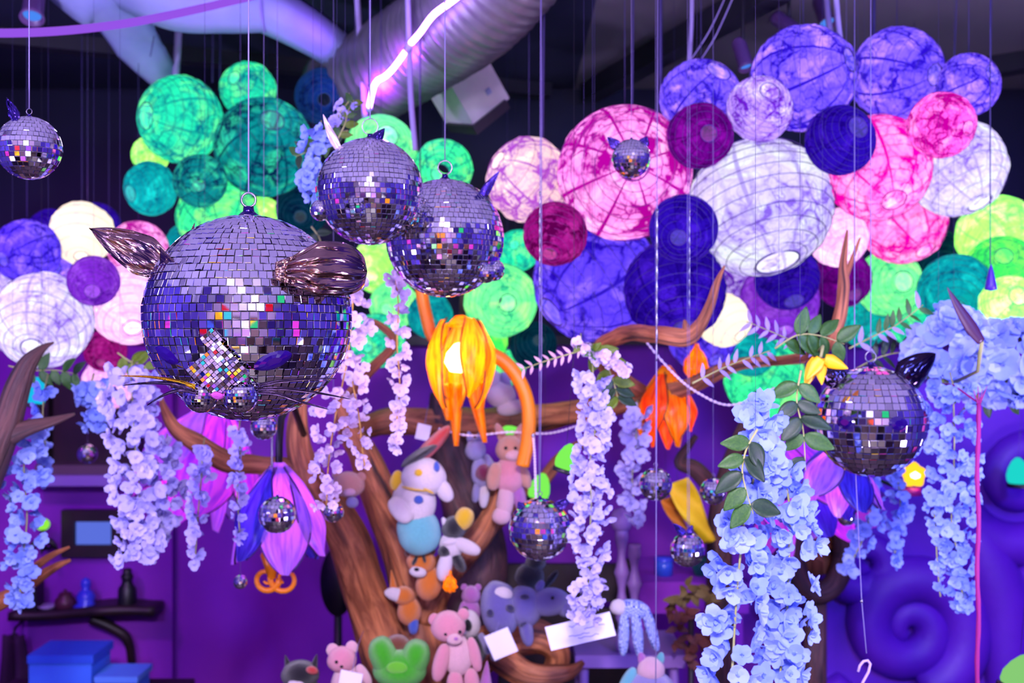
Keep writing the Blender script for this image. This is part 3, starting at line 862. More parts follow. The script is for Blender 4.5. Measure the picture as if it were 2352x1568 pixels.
def foil(name, col, col2):
    N = NT(name)
    tc = N.n('TexCoord')
    b = N.n('BsdfPrincipled'); b.inputs['Metallic'].default_value = 1.0; b.inputs['Roughness'].default_value = .13
    nz = N.noise(tc.outputs['Object'], 16, 3)
    N.l(N.mix(N.ramp(nz.outputs[0], .35, .65), lin(col), lin(col2)), b.inputs['Base Color'])
    mp = N.n('Mapping'); mp.inputs['Scale'].default_value = (.7, 2.4, 1.0); N.l(tc.outputs['UV'], mp.inputs[0])
    n2 = N.noise(mp.outputs[0], 3.0, 2, .5, .6)
    bp = N.n('Bump'); bp.inputs['Strength'].default_value = .4; bp.inputs['Distance'].default_value = .02
    N.l(n2.outputs[0], bp.inputs['Height']); N.l(bp.outputs[0], b.inputs['Normal'])
    N.l(b.outputs[0], N.out.inputs[0]); return N.m
m_foil = foil('bronze_foil', (176, 142, 132), (140, 108, 110))
m_foil_dark = foil('dark_bronze_foil', (70, 54, 76), (52, 40, 64))
m_foil_violet = foil('violet_foil', (84, 60, 160), (60, 44, 130))
m_foil_gold = foil('gold_foil', (235, 180, 40), (220, 150, 30))

tile_me = MB()
_b = .42
tile_me.add([(-.5, -.5, 0), (.5, -.5, 0), (.5, .5, 0), (-.5, .5, 0), (-.5, -.5, .8), (.5, -.5, .8), (.5, .5, .8), (-.5, .5, .8),
             (-_b - .04, -_b - .04, 1), (_b + .04, -_b - .04, 1), (_b + .04, _b + .04, 1), (-_b - .04, _b + .04, 1)],
            [(0, 1, 5, 4), (1, 2, 6, 5), (2, 3, 7, 6), (3, 0, 4, 7), (4, 5, 9, 8), (5, 6, 10, 9), (6, 7, 11, 10), (7, 4, 8, 11), (8, 9, 10, 11)])
tile_me = tile_me.mesh('mirror_tile', False)
tile_me.materials.append(m_mirror)
TV = [v.co.copy() for v in tile_me.vertices]; TF = [tuple(p.vertices) for p in tile_me.polygons]


def ball_tiles(R, rows, rng, jit=.012, gap=.93, cut=None, ax=None):
    """tile transforms (in the ball's frame) row by row"""
    out = []
    dl = PI / rows
    for i in range(rows):
        lat = -PI / 2 + dl * (i + .5)
        m = max(3, round(2 * PI * math.cos(lat) / dl))
        ph = rng.uniform(0, 1)
        for k in range(m):
            a = 2 * PI * (k + ph) / m
            nrm = Vector((math.cos(lat) * math.cos(a), math.cos(lat) * math.sin(a), math.sin(lat)))
            if ax is not None: nrm = ax @ nrm
            e = Vector((-math.sin(a), math.cos(a), 0))
            if ax is not None: e = ax @ e
            nt = (nrm + Vector((rng.gauss(0, jit), rng.gauss(0, jit), rng.gauss(0, jit)))).normalized()
            e = (e - nt * e.dot(nt)).normalized(); nn = nt.cross(e)
            w = 2 * R * math.cos(lat) * math.sin(PI / m) * gap; h = 2 * R * math.sin(dl / 2) * gap
            c = nrm * (R * .992)
            M = Matrix(((e.x * w, nn.x * h, nt.x * R * .018, c.x), (e.y * w, nn.y * h, nt.y * R * .018, c.y), (e.z * w, nn.z * h, nt.z * R * .018, c.z), (0, 0, 0, 1)))
            out.append((M, nrm, w * h))
    return out


def core_profile(R, n=18):
    return [(max(R * math.sin(PI * i / n), 1e-5), -R * math.cos(PI * i / n)) for i in range(n + 1)]


def mosaic(tiles, name, parent, kind='stuff'):
    mb = MB()
    for M, _, _ in tiles: mb.add([M @ v for v in TV], TF)
    return obj(name, mb.mesh(name, False), m_mirror, parent, kind=kind)


def mirror_ball(px, py, r, Y, rows, label, singles, group, string=True, seed=1, sx=0, jit=.05, name='disco_ball', ring=.075):
    rng = random.Random(seed)
    R = r * U(Y); p = at(px, py, Y)
    t = thing(name, label, 'disco ball', p, group)
    obj('ball_core', MB().lathe(core_profile(R * .992), 40), m_core, t)
    tl = ball_tiles(R, rows, rng, jit)
    view = (Vector((0, 0, CAMZ)) - p).normalized()
    tl.sort(key=lambda q: -q[1].dot(view) * q[2])
    for M, _, _ in tl[:singles]:
        obj('mirror_tile', tile_me, None, t, mat4=M)
    mosaic(tl[singles:], 'tile_mosaic', t)
    cz = R * 1.0
    obj('top_cap', MB().lathe([(R * .0001, cz + R * .10), (R * .05, cz + R * .095), (R * .055, cz + R * .05), (R * .10, cz + R * .012), (R * .15, cz - R * .02)], 20), m_foil_violet, t)
    k = R * ring
    obj('hanging_ring', MB().tube([(k * math.cos(a * PI / 12), 0, cz + R * .1 + k * .9 + k * math.sin(a * PI / 12)) for a in range(24)], R * .012, 6, closed=True), m_steel, t)
    if string:
        z0 = cz + R * .1 + k * 1.9
        obj('string', MB().tube([(0, 0, z0), (sx, 0, CEIL - p.z)], .0014 if r > 60 else .0006, 6), m_string, t)
    return t, R


def on_ball(dx, dy, c):
    """outward direction on the side of the ball at c that faces the photographer, dx/dy in radii"""
    q = min(dx * dx + dy * dy, .98)
    f = (Vector((0, 0, CAMZ)) - c).normalized(); r = f.cross(Vector((0, 0, 1))).normalized() * -1; u = f.cross(r)
    if u.z < 0: u = -u
    if r.x < 0: r = -r
    return r * dx - u * dy + f * math.sqrt(1 - q)


def ear(parent, base, tip, side, length_w, cup=.25, bend=0.0, bend_dir=None, mat=None, name='ear', taper=1.0, thick=.0015, crumple=.0):
    """foil leaf from base to tip; side = half-width direction"""
    base = Vector(base); tip = Vector(tip); d = tip - base; L = d.length
    sd = Vector(side); sd = (sd - d.normalized() * sd.dot(d.normalized())).normalized()
    nr = d.normalized().cross(sd)
    bd = Vector(bend_dir) if bend_dir is not None else nr
    def fn(u, v):
        prof = (min(1, .62 + 1.5 * u) if u < .28 else 1.0) * (1 - u ** 2.1) ** taper
        w = length_w * prof
        p = base + d * u + sd * v * w + nr * (cup * w * (v * v - .4)) + bd * bend * L * u * u
        if crumple: p += nr * crumple * L * noise.noise(Vector((u * 2.6, v * 4.5 + u * 2, L * 10)))
        return p
    return obj(name, MB().sheet(fn, 22, 10, thick), mat or m_foil, parent)


def gem(parent, R, n, up, a, b, mat, name='eye'):
    """marquise cut stone lying on the ball"""
    rot = frame(n, up); mb = MB()
    ring = []
    for k in range(16):
        th = 2 * PI * k / 16; c = math.cos(th); s_ = math.sin(th)
        ring.append((a * c, b * s_ * (1 - .28 * c * c)))
    vs = []
    for sc_, z in ((1.0, -.12), (1.02, .06), (.78, .24), (.45, .36)):
        for x, y in ring: vs.append(rot @ Vector((x * sc_, y * sc_, z * b)) + n * R * 1.005)
    fs = []
    for i in range(3):
        for k in range(16):
            k2 = (k + 1) % 16; fs.append((i * 16 + k, i * 16 + k2, (i + 1) * 16 + k2, (i + 1) * 16 + k))
    fs.append(tuple(48 + k for k in range(16)))
    return obj(name, mb.add(vs, fs).mesh(name, False), mat, parent)


def mini_ball(parent, c, r, rows, seed, name='muzzle_ball', ax=None):
    o = obj(name, MB().lathe(core_profile(r * .99, 12), 24), m_core, parent, loc=c)
    mosaic(ball_tiles(r, rows, random.Random(seed), .02, .92, ax=ax), 'tile_mosaic', o)
    return o


GB = 'animal-faced disco balls'
# ---- the big cat
t, R = mirror_ball(571, 730, 233, 2.2, 41, 'big cat-faced disco ball with foil ears, violet gem eyes and whiskers', 300, GB, seed=3, ring=.07, jit=.065)
uu = U(2.2)
P = lambda x, y, d=0.0: at(x, y, 2.2 - d * uu) - C0
C0 = t.location.copy()
ear(t, P(372, 612, 40), P(207, 513, 30), P(470, 500) - P(360, 660), 50 * uu, .12, .06, (0, 0, -1), m_foil, crumple=.07, taper=.9)
# right ear folds over toward the viewer
def fold_ear(u, v):
    w = 26 + 36 * min(1, u / .4) if u < .62 else 62 * math.sqrt(max(0, 1 - ((u - .62) / .38) ** 2)) ** .8
    x = 655 + 188 * u
    d = 208 - 96 * u * u + 26 * math.sin(PI * u)
    yc = 624 - 8 * math.sin(PI * u)
    q = P(x, yc + v * w, d - 22 * v * v * (1 - .5 * u) + 16 * noise.noise(Vector((u * 2.2 - v, v * 3.4, 2.2))))
    return q
obj('ear', MB().sheet(fold_ear, 30, 20, .0015), m_foil, t)
obj('ear_base', MB().sheet(lambda u, v: P(632 + 75 * u, 622 + v * (20 + 26 * u) , 212 - 20 * u + 10 * noise.noise(Vector((u * 9, v * 5, 7)))), 16, 10, .0015), m_foil, t)
obj('ear_base', MB().sheet(lambda u, v: P(368 + 46 * u, 603 + 22 * u + v * (36 - 24 * u), 120 + 62 * u + 8 * noise.noise(Vector((u * 9, v * 5, 1)))), 16, 10, .0015), m_foil, t)
obj('ear_tuft', MB().sheet(lambda u, v: P(436 + 12 * u + v * 7 * (1 - u), 545 - 36 * u, 40), 6, 4, .0015), m_foil, t)
gem(t, R, on_ball(-170 / 233, 80 / 233, C0), (.42, 0, .9), 37 * uu, 19 * uu, m_gem).rotation_euler = (0, 0, 0)
gem(t, R, on_ball(50 / 233, 90 / 233, C0), (-.36, 0, .93), 42 * uu, 20 * uu, m_gem)
# nose bridge: two lozenges of tiny mirrors
def tile_patch(name, cx, cy, ang, cols, rws, size, R_, par, lift, rngseed, slope=0):
    rng = random.Random(rngseed); tl = []
    for i in range(cols):
        for j in range(rws):
            x = (i - (cols - 1) / 2) * size; y = (j - (rws - 1) / 2) * size
            X = cx + x * math.cos(ang) - y * math.sin(ang); Yp = cy + x * math.sin(ang) + y * math.cos(ang)
            dx, dy = (X - 571) / 233, (Yp - 730) / 233
            n = on_ball(dx, dy, C0)
            nt = (Vector((.2 + .4 * n.x, -1, .25 + .45 * n.z)) + Vector((rng.gauss(0, .13), 0, rng.gauss(0, .16)))).normalized()
            e = Vector((math.cos(ang), 0, -math.sin(ang))); e = (e - nt * e.dot(nt)).normalized(); f_ = nt.cross(e)
            c = n * (R_ * 1.0) ; c.y -= lift(i / max(cols - 1, 1), j / max(rws - 1, 1)) * uu
            w = size * uu * .92
            tl.append((Matrix(((e.x * w, f_.x * w, nt.x * .003, c.x), (e.y * w, f_.y * w, nt.y * .003, c.y), (e.z * w, f_.z * w, nt.z * .003, c.z), (0, 0, 0, 1))), n, 1))
    return mosaic(tl, name, par)
nb = tile_patch('nose_bridge', 512, 845, math.radians(48), 11, 11, 8.6, R, t, lambda a, b: 16 + 10 * math.sin(PI * a) * math.sin(PI * b), 4)
tile_patch('forehead_patch', 497, 775, math.radians(48), 4, 4, 8.6, R, t, lambda a, b: 8, 5)
for cx, cy, sd in ((475, 897, 8), (557, 897, 9)):
    n = on_ball((cx - 571) / 233, (cy - 730) / 233, C0)
    mini_ball(t, n * (R * 1.0) + Vector((0, -14 * uu, 0)), 38 * uu, 18, sd)
gem(t, R, on_ball((512 - 571) / 233, (896 - 730) / 233, C0), (0, 0, 1), 15 * uu, 12 * uu, m_nose, 'nose').location = (0, -26 * uu, 0)
def whisker(par, pts, w, mat):
    c = catmull([(*q,) for q in pts], 8); n_ = len(c)
    def fn(u, v):
        k = u * (n_ - 1); i = min(int(k), n_ - 2); p = Vector(c[i]).lerp(Vector(c[i + 1]), k - i)
        return p + Vector((0, .25, 1)).normalized() * v * w * (1 - u) ** .7
    obj('whisker', MB().sheet(fn, 20, 2, .0012), mat, par)
for pts, m_ in (([(448, 888, 205), (400, 874, 190), (340, 865, 170), (271, 863, 150)], m_foil_gold), ([(446, 893, 205), (390, 880, 190), (330, 880, 170), (280, 885, 150)], m_foil_dark),
               ([(452, 900, 205), (410, 896, 200), (370, 910, 190), (336, 932, 170)], m_foil_dark), ([(588, 887, 215), (640, 876, 215), (710, 870, 205), (775, 869, 190)], m_foil_dark),
               ([(590, 893, 215), (650, 892, 215), (730, 902, 205), (808, 917, 190)], m_foil_dark), ([(590, 900, 215), (640, 905, 215), (690, 922, 210), (758, 941, 195)], m_foil_dark)):
    whisker(t, [P(*q) for q in pts], 5.5 * uu, m_)

# ---- small ball at the left edge
t, R = mirror_ball(67, 340, 71, 2.35, 19, 'small disco ball with one crumpled foil ear at the left edge', 240, GB, seed=11, ring=.09)
q = U(2.35)
ear(t, Vector((-14 * q, -30 * q, 58 * q)), Vector((-48 * q, -20 * q, 110 * q)), (1, 0, .5), 13 * q, .5, .1, (1, 0, 0), m_foil_violet, crumple=.2)
obj('ear_base', MB().sheet(lambda u, v: Vector(((-18 + 14 * u + v * 8) * q, (-42 - 6 * u) * q, (66 - 24 * u + 4 * math.sin(5 * v)) * q)), 8, 6, .0012), m_foil_violet, t)

# ---- two balls in the middle
t, R = mirror_ball(850, 440, 121, 2.6, 33, 'disco ball with its face turned left and a small violet ear', 300, GB, seed=21, ring=.15)
q = U(2.6)
ear(t, Vector((10 * q, -30 * q, 108 * q)), Vector((36 * q, -20 * q, 142 * q)), (1, 0, -.4), 15 * q, .6, .0, None, m_foil_violet)
ear(t, Vector((-70 * q, -10 * q, 96 * q)), Vector((-118 * q, -6 * q, 176 * q)), (1, 0, .5), 11 * q, .3, .12, (1, 0, 0), principled('pale_foil', (200, 180, 190), .3, .4), crumple=.05)
mini_ball(t, Vector((-108 * q, -30 * q, -46 * q)), 24 * q, 12, 31)
gem(t, R, Vector((-.98, -.2, .02)).normalized(), (0, 0, 1), 9 * q, 8 * q, m_gem_red)
t, R = mirror_ball(1022, 547, 134, 2.78, 36, 'larger disco ball of the middle pair, its muzzle turned right', 300, GB, seed=22, ring=.12)
q = U(2.78)
ear(t, Vector((84 * q, -40 * q, 86 * q)), Vector((120 * q, -46 * q, 148 * q)), (1, .6, -.5), 13 * q, .3, .08, (1, 0, 0), m_foil_violet)
mini_ball(t, Vector((112 * q, -20 * q, -74 * q)), 25 * q, 12, 33)
mini_ball(t, Vector((96 * q, -62 * q, -84 * q)), 22 * q, 11, 34)
gem(t, R, Vector((.92, -.35, -.16)).normalized(), (0, 0, 1), 12 * q, 9 * q, m_gem_green)

# ---- tiny cat ball in front of the big pink lantern
t, R = mirror_ball(1450, 364, 44, 3.1, 18, 'tiny disco ball with two foil cat ears before the large pink lantern', 0, GB, seed=41, ring=.1)
q = U(3.1)
ear(t, Vector((-30 * q, 0, 26 * q)), Vector((-56 * q, 0, 50 * q)), (1, 0, 1), 14 * q, .3, 0, None, m_foil_violet, taper=1.2)
ear(t, Vector((26 * q, -8 * q, 30 * q)), Vector((36 * q, -8 * q, 50 * q)), (1, 0, -.3), 14 * q, .3, 0, None, m_foil_violet, taper=1.2)

# ---- cat ball at the right
t, R = mirror_ball(2000, 968, 125, 3.0, 24, 'large disco ball with dark cat ears in front of the blue hydrangeas', 288, GB, seed=51, ring=.1)
q = U(3.0)
ear(t, Vector((62 * q, -30 * q, 88 * q)), Vector((146 * q, -10 * q, 166 * q)), (.8, .2, -.75), 42 * q, .45, .08, (0, 0, -1), m_foil_dark, taper=.8)
ear(t, Vector((-74 * q, -20 * q, 92 * q)), Vector((-118 * q, -10 * q, 140 * q)), (.6, 0, .8), 30 * q, .5, 0, None, m_foil_dark)
gem(t, R, on_ball(-.42, .02, t.location), (0, 0, 1), 22 * q, 16 * q, m_gem); gem(t, R, on_ball(.45, .02, t.location), (0, 0, 1), 22 * q, 16 * q, m_gem)

# ---- pale cat ball by the tree
t, R = mirror_ball(1240, 1215, 70, 3.2, 18, 'medium disco ball with a side ear hanging right of the tree', 170, GB, string=False, seed=61)
q = U(3.2)
ear(t, Vector((34 * q, -20 * q, 52 * q)), Vector((72 * q, -20 * q, 72 * q)), (0, 0, 1), 13 * q, .4, 0, None, m_foil_violet)
ear(t, Vector((-40 * q, -20 * q, 50 * q)), Vector((-50 * q, -20 * q, 66 * q)), (1, 0, .6), 10 * q, .4, 0, None, m_foil_violet)
obj('string', MB().tube([(0, 0, R * 1.2), (4 * q, 0, 420 * q), (3 * q, 0, CEIL - t.location.z)], .0012, 6), m_string, t)
mini_ball(t, Vector((60 * q, -30 * q, -12 * q)), 14 * q, 9, 62)

# ---- little ornaments
GS = 'little disco ball ornaments'
for (px, py, r, Y, lab, sd) in [(606, 980, 30, 3.0, 'little disco ball just under the big cat ball', 71), (637, 1182, 42, 3.3, 'little disco ball in front of the purple tulip lamp', 72),
    (766, 1176, 23, 3.3, 'tiny disco ball beside the end of a blossom strand', 73), (1579, 1262, 39, 3.2, 'little disco ball with a violet bow right of the white spindles', 74),
    (1506, 1112, 37, 3.3, 'little disco ball near the orange lantern, half lost among blossoms', 75), (1638, 1128, 30, 3.3, 'little disco ball over the yellow pennant', 76),
    (1944, 1186, 21, 3.6, 'tiny disco ball below the large eared disco ball at right', 77), (201, 1042, 22, 4.6, 'tiny disco ball dangling before the dark niche', 78), (552, 1336, 16, 3.5, 'tiny disco ball under the tip of the purple petal', 79)]:
    t, R = mirror_ball(px, py, r, Y, 14, lab, 0, GS, seed=sd, jit=.03, name='disco_ornament', ring=.12)
    if sd == 74:
        q = U(Y)
        ear(t, Vector((-8 * q, -10 * q, 36 * q)), Vector((-34 * q, -8 * q, 62 * q)), (1, 0, .6), 10 * q, .3, 0, None, m_foil_violet, name='bow_loop')
        ear(t, Vector((2 * q, -10 * q, 38 * q)), Vector((10 * q, -8 * q, 58 * q)), (1, 0, -.2), 9 * q, .3, 0, None, m_foil_violet, name='bow_loop')

# ================================================================== driftwood tree
def wood(name, a, b, c, rough=.6):
    N = NT(name)
    tc = N.n('TexCoord'); mp = N.n('Mapping'); mp.inputs['Scale'].default_value = (5.0, 1.6, 1)
    N.l(tc.outputs['UV'], mp.inputs[0])
    nz = N.noise(mp.outputs[0], 3.0, 5, .6, 1.2)
    col = N.mix(N.ramp(nz.outputs[0], .36, .62), lin(a), lin(b))
    n2 = N.noise(mp.outputs[0], 1.1, 3, .5, .4)
    col = N.mix(N.ramp(n2.outputs[0], .53, .66), col, lin(c))
    bs = N.n('BsdfPrincipled'); N.l(col, bs.inputs['Base Color']); bs.inputs['Roughness'].default_value = rough
    bp = N.n('Bump'); bp.inputs['Strength'].default_value = .6; bp.inputs['Distance'].default_value = .02
    N.l(nz.outputs[0], bp.inputs['Height']); N.l(bp.outputs[0], bs.inputs['Normal'])
    N.l(bs.outputs[0], N.out.inputs[0]); return N.m
m_wood = wood('driftwood', (206, 126, 80), (134, 72, 44), (56, 28, 24))
m_wood_dark = wood('dark_driftwood', (96, 58, 56), (60, 36, 40), (30, 18, 24))


def limb(name, pts, mat, par, Y=4.3, rough=.28, seed=0, sides=14):
    c = catmull([(*at(p[0], p[1], p[3] if len(p) > 3 else Y), p[2] * U(p[3] if len(p) > 3 else Y)) for p in pts], 7)
    return obj(name, MB().tube([Vector(q[:3]) - par.location for q in c], [max(q[3], .001) for q in c], sides, rough, seed), mat, par)


tr = thing('driftwood_tree', 'large orange-brown driftwood tree with forking trunks holding soft toys', 'tree', (at(950, 0, 4.4).x, 4.4, 0))
limb('trunk', [(1000, 2000, 130, 4.5), (985, 1700, 105, 4.45), (975, 1540, 80), (968, 1430, 64), (950, 1350, 54), (922, 1260, 46), (888, 1180, 42), (856, 1100, 38), (832, 1040, 32), (800, 990, 24), (780, 930, 14), (770, 890, 6)], m_wood, tr, 4.3, .3, 1, 18)
limb('trunk', [(960, 1700, 70, 4.35), (915, 1560, 60, 4.25), (870, 1450, 54, 4.2), (828, 1340, 50, 4.15), (800, 1250, 48, 4.1), (760, 1170, 42, 4.05), (715, 1105, 34, 4.0), (690, 1040, 28, 4.0), (684, 980, 22, 4.0), (690, 920, 14, 4.0)], m_wood, tr, 4.2, .32, 2, 18)
limb('branch', [(968, 1420, 44), (1010, 1330, 42), (1062, 1275, 34), (1110, 1220, 28), (1142, 1150, 22), (1155, 1080, 15), (1160, 1040, 6)], m_wood, tr, 4.25, .3, 3)
limb('trunk', [(1010, 1600, 90, 4.6), (1060, 1420, 80, 4.65), (1095, 1290, 72, 4.7), (1075, 1160, 60, 4.7), (1040, 1060, 46, 4.7), (1020, 980, 34, 4.7), (1010, 900, 20, 4.7)], m_wood_dark, tr, 4.6, .25, 4, 18)
limb('branch', [(720, 1100, 28, 4.0), (660, 1074, 24, 4.0), (590, 1066, 21, 4.0), (520, 1058, 24, 4.0), (455, 1018, 22, 4.0), (405, 985, 16, 4.0), (378, 940, 10, 4.0), (368, 905, 3, 4.0)], m_wood, tr, 4.0, .35, 5)
limb('branch', [(800, 1000, 22, 4.6), (900, 965, 30, 4.7), (1010, 972, 34, 4.7), (1120, 970, 34, 4.7), (1220, 958, 32, 4.6), (1330, 946, 28, 4.5), (1430, 925, 26, 4.4), (1510, 905, 24, 4.3), (1590, 885, 18, 4.2), (1680, 842, 15, 4.1), (1770, 830, 12, 4.0), (1850, 828, 6, 4.0)], m_wood, tr, 4.6, .35, 6)
limb('branch', [(1480, 905, 20, 4.35), (1400, 850, 18, 4.2), (1380, 800, 18, 4.0), (1440, 765, 19, 3.75), (1510, 768, 20, 3.45), (1575, 776, 20, 3.4), (1608, 748, 15, 3.4), (1632, 700, 12, 3.4), (1646, 650, 8, 3.4), (1664, 610, 2, 3.4)], m_wood, tr, 4.0, .3, 7)
limb('twig', [(1578, 775, 12, 3.4), (1576, 752, 9, 3.4), (1572, 734, 3, 3.4)], m_wood, tr, 3.4, .3, 8)
limb('branch', [(1770, 830, 10, 4.0), (1850, 818, 12, 3.7), (1905, 790, 13, 3.4), (1928, 730, 14, 3.35), (1938, 660, 13, 3.35), (1936, 610, 9, 3.35), (1942, 560, 6, 3.35), (1946, 528, 2, 3.35)], m_wood, tr, 3.4, .25, 9)
limb('twig', [(1934, 655, 9, 3.35), (1952, 610, 6, 3.35), (1972, 555, 3, 3.35), (1976, 545, 1, 3.35)], m_wood, tr, 3.4, .2, 10)
limb('branch', [(1100, 1230, 20, 4.5), (1230, 1120, 16, 4.6), (1300, 1040, 14, 4.6), (1400, 990, 10, 4.6)], m_wood, tr, 4.5, .3, 11)
limb('branch', [(1020, 1560, 60, 4.3), (1130, 1480, 46, 4.2), (1230, 1460, 40, 4.2), (1280, 1500, 30, 4.2), (1260, 1570, 26, 4.2)], m_wood, tr, 4.3, .35, 12)
limb('branch', [(1130, 1480, 36, 4.2), (1210, 1545, 28, 4.1), (1300, 1545, 18, 4.1), (1340, 1520, 6, 4.1)], m_wood, tr, 4.2, .4, 13)
limb('branch', [(1010, 900, 16, 4.7), (1060, 760, 13, 5.3), (1065, 690, 9, 5.3), (1062, 640, 4, 5.3)], m_wood_dark, tr, 5.0, .3, 14)
limb('branch', [(780, 930, 14, 4.3), (850, 850, 12, 4.3), (905, 790, 10, 4.3), (870, 745, 7, 4.3), (800, 720, 3, 4.3)], m_wood, tr, 4.5, .3, 15)
t2 = thing('driftwood_branch', 'dark curved driftwood branch rising at the left edge', 'branch', at(-30, 1060, 3.3))
limb('main_limb', [(-160, 1330, 60), (-80, 1160, 52), (-30, 1060, 44), (15, 970, 34), (42, 890, 28), (66, 835, 20), (98, 800, 9), (124, 786, 2)], m_wood_dark, t2, 3.3, .3, 21)
limb('side_limb', [(-40, 1050, 26), (20, 1002, 24), (70, 980, 18), (125, 965, 11), (172, 950, 3)], m_wood_dark, t2, 3.3, .3, 22)
limb('base_limb', [(-160, 1330, 60), (-260, 1700, 80), (-320, 2360, 90)], m_wood_dark, t2, 3.3, .3, 23)
t3 = thing('driftwood_branch', 'pinkish forked driftwood stick low at the left edge', 'branch', at(-40, 1400, 3.8))
limb('main_limb', [(-200, 1480, 26), (-40, 1400, 22), (40, 1360, 17), (90, 1325, 13), (130, 1300, 9), (162, 1286, 4)], m_wood, t3, 3.8, .25, 24)
limb('side_limb', [(20, 1370, 13), (60, 1320, 10), (110, 1280, 8), (160, 1256, 3)], m_wood, t3, 3.8, .25, 25)
limb('base_limb', [(-200, 1480, 26), (-330, 1800, 30), (-400, 2150, 34)], m_wood, t3, 3.8, .25, 26)
t4 = thing('dark_tree', 'dark upright trunk behind the blue blossom cascade', 'tree trunk', (at(1660, 0, 4.6).x, 4.6, 0))
limb('trunk', [(1650, 1950, 44), (1655, 1500, 36), (1652, 1300, 30), (1662, 1150, 28), (1690, 1040, 24), (1720, 960, 18), (1740, 900, 8)], m_wood_dark, t4, 4.6, .25, 27)
limb('side_limb', [(1662, 1150, 18), (1600, 1080, 20), (1560, 1060, 14), (1600, 1000, 6)], m_wood_dark, t4, 4.6, .25, 28)

# ================================================================== tulip lamps
def petal_mat(name, base, tint, estr):
    N = NT(name)
    tc = N.n('TexCoord'); sp = N.n('SeparateXYZ'); N.l(tc.outputs['UV'], sp.inputs[0])
    mp = N.n('Mapping'); mp.inputs['Scale'].default_value = (1.2, 5, 1); N.l(tc.outputs['UV'], mp.inputs[0])
    nz = N.noise(mp.outputs[0], 2.2, 3)
    col = N.mix(N.ramp(nz.outputs[0], .42, .62), lin(base), lin(tint))
    e = N.n('Emission'); N.l(col, e.inputs[0]); e.inputs[1].default_value = estr
    t_ = N.n('BsdfTranslucent'); N.l(col, t_.inputs[0])
    d_ = N.n('BsdfPrincipled'); N.l(col, d_.inputs['Base Color']); d_.inputs['Roughness'].default_value = .3
    m_ = N.n('MixShader'); m_.inputs[0].default_value = .55; N.l(d_.outputs[0], m_.inputs[1]); N.l(t_.outputs[0], m_.inputs[2])
    a_ = N.n('AddShader'); N.l(m_.outputs[0], a_.inputs[0]); N.l(e.outputs[0], a_.inputs[1]); N.l(a_.outputs[0], N.out.inputs[0])
    N.m.cycles.emission_sampling = 'NONE'
    return N.m
m_pet_orange = petal_mat('orange_lamp_petal', (252, 164, 6), (230, 92, 2), .3)
m_pet_purple = petal_mat('purple_lamp_petal', (206, 140, 246), (150, 100, 236), .13)
m_pet_pink = petal_mat('pink_lamp_petal', (236, 84, 240), (150, 50, 220), .3)
m_pet_blue = petal_mat('blue_lamp_petal', (70, 66, 205), (44, 26, 150), .08)
m_bulb = glow('warm_bulb', (255, 200, 104), 34, True)
m_pinkbulb = glow('pink_bulb', (255, 120, 250), 30, True)
m_arm = principled('orange_lamp_arm', (244, 136, 10), .4)
m_seam = principled('petal_seam', (60, 20, 110), .4)
m_seam_o = principled('petal_seam_brown', (110, 46, 8), .4)


def petal(par, th, dth, H, prof, mat, roll=.0, tipw=.05, seam=None, seed=0):
    """one cupped petal hanging down from the lamp's crown; prof(u) -> radius, all in metres"""
    def fn(u, v):
        w = dth * (math.sin(PI * min(1, .12 + .86 * u)) ** .7 + tipw) * (1 + 0 * u)
        a = th + v * w
        r = prof(u) * (1 - .10 * v * v) + roll * u ** 4 + .012 * noise.noise(Vector((u * 3, v * 2, th * 3 + seed)))
        return Vector((r * math.cos(a), r * math.sin(a), -H * u + .02 * H * v * v))
    o = obj('petal', MB().sheet(fn, 18, 10, 0), mat, par)
    if seam:
        for s_ in (-1, 1):
            obj('petal_seam', MB().tube([fn(k / 18, s_) for k in range(19)], .0032, 6), seam, o)
    return o


def tulip(label, px, py, Y, H, Rr, mats, n, bulbmat, watts, col, rot=None, seam=None, inner=True, flare=.4, name='tulip_lamp', stem=True, close=.3, wide=1.15, prof=None, gap=.35, skip=(), bulb=.3):
    s = U(Y); H *= s; Rr *= s
    t = thing(name, label, 'lamp', at(px, py, Y))
    if rot is not None: t.rotation_euler = rot
    prof = (lambda u, p0=prof: Rr * p0(u)) if prof else lambda u: Rr * (.22 + .95 * math.sin(PI * min(u * 1.05, 1) * .62) - (close * max(0, u - .45) ** 1.3) + (flare * max(0, u - .7) ** 1.5))
    for k in range(n):
        if k in skip: continue
        petal(t, 2 * PI * k / n - PI / 2 + gap, PI / n * wide, H * (1 - .12 * (k % 2)), prof, mats[k % len(mats)], flare * Rr * .4, seam=seam, seed=k)
    if inner:
        for k in range(3):
            petal(t, 2 * PI * k / 3 - PI / 2, PI / 3 * .8, H * 1.12, lambda u: prof(u) * .62, mats[(k + 1) % len(mats)], 0, seam=None, seed=k + 9)
    obj('crown', MB().lathe([(.0001, .02), (Rr * .16, .018), (Rr * .3, 0), (Rr * .36, -H * .05)], 18), mats[0], t)
    b = obj('bulb', MB().lathe([(.0001, -.5 * Rr), (bulb * .67 * Rr, -.45 * Rr), (bulb * Rr, -.2 * Rr), (bulb * .87 * Rr, .05 * Rr), (bulb * .4 * Rr, .3 * Rr), (.0001, .36 * Rr)], 16), bulbmat, t, loc=(0, 0, -H * .38))
    return t, H, Rr


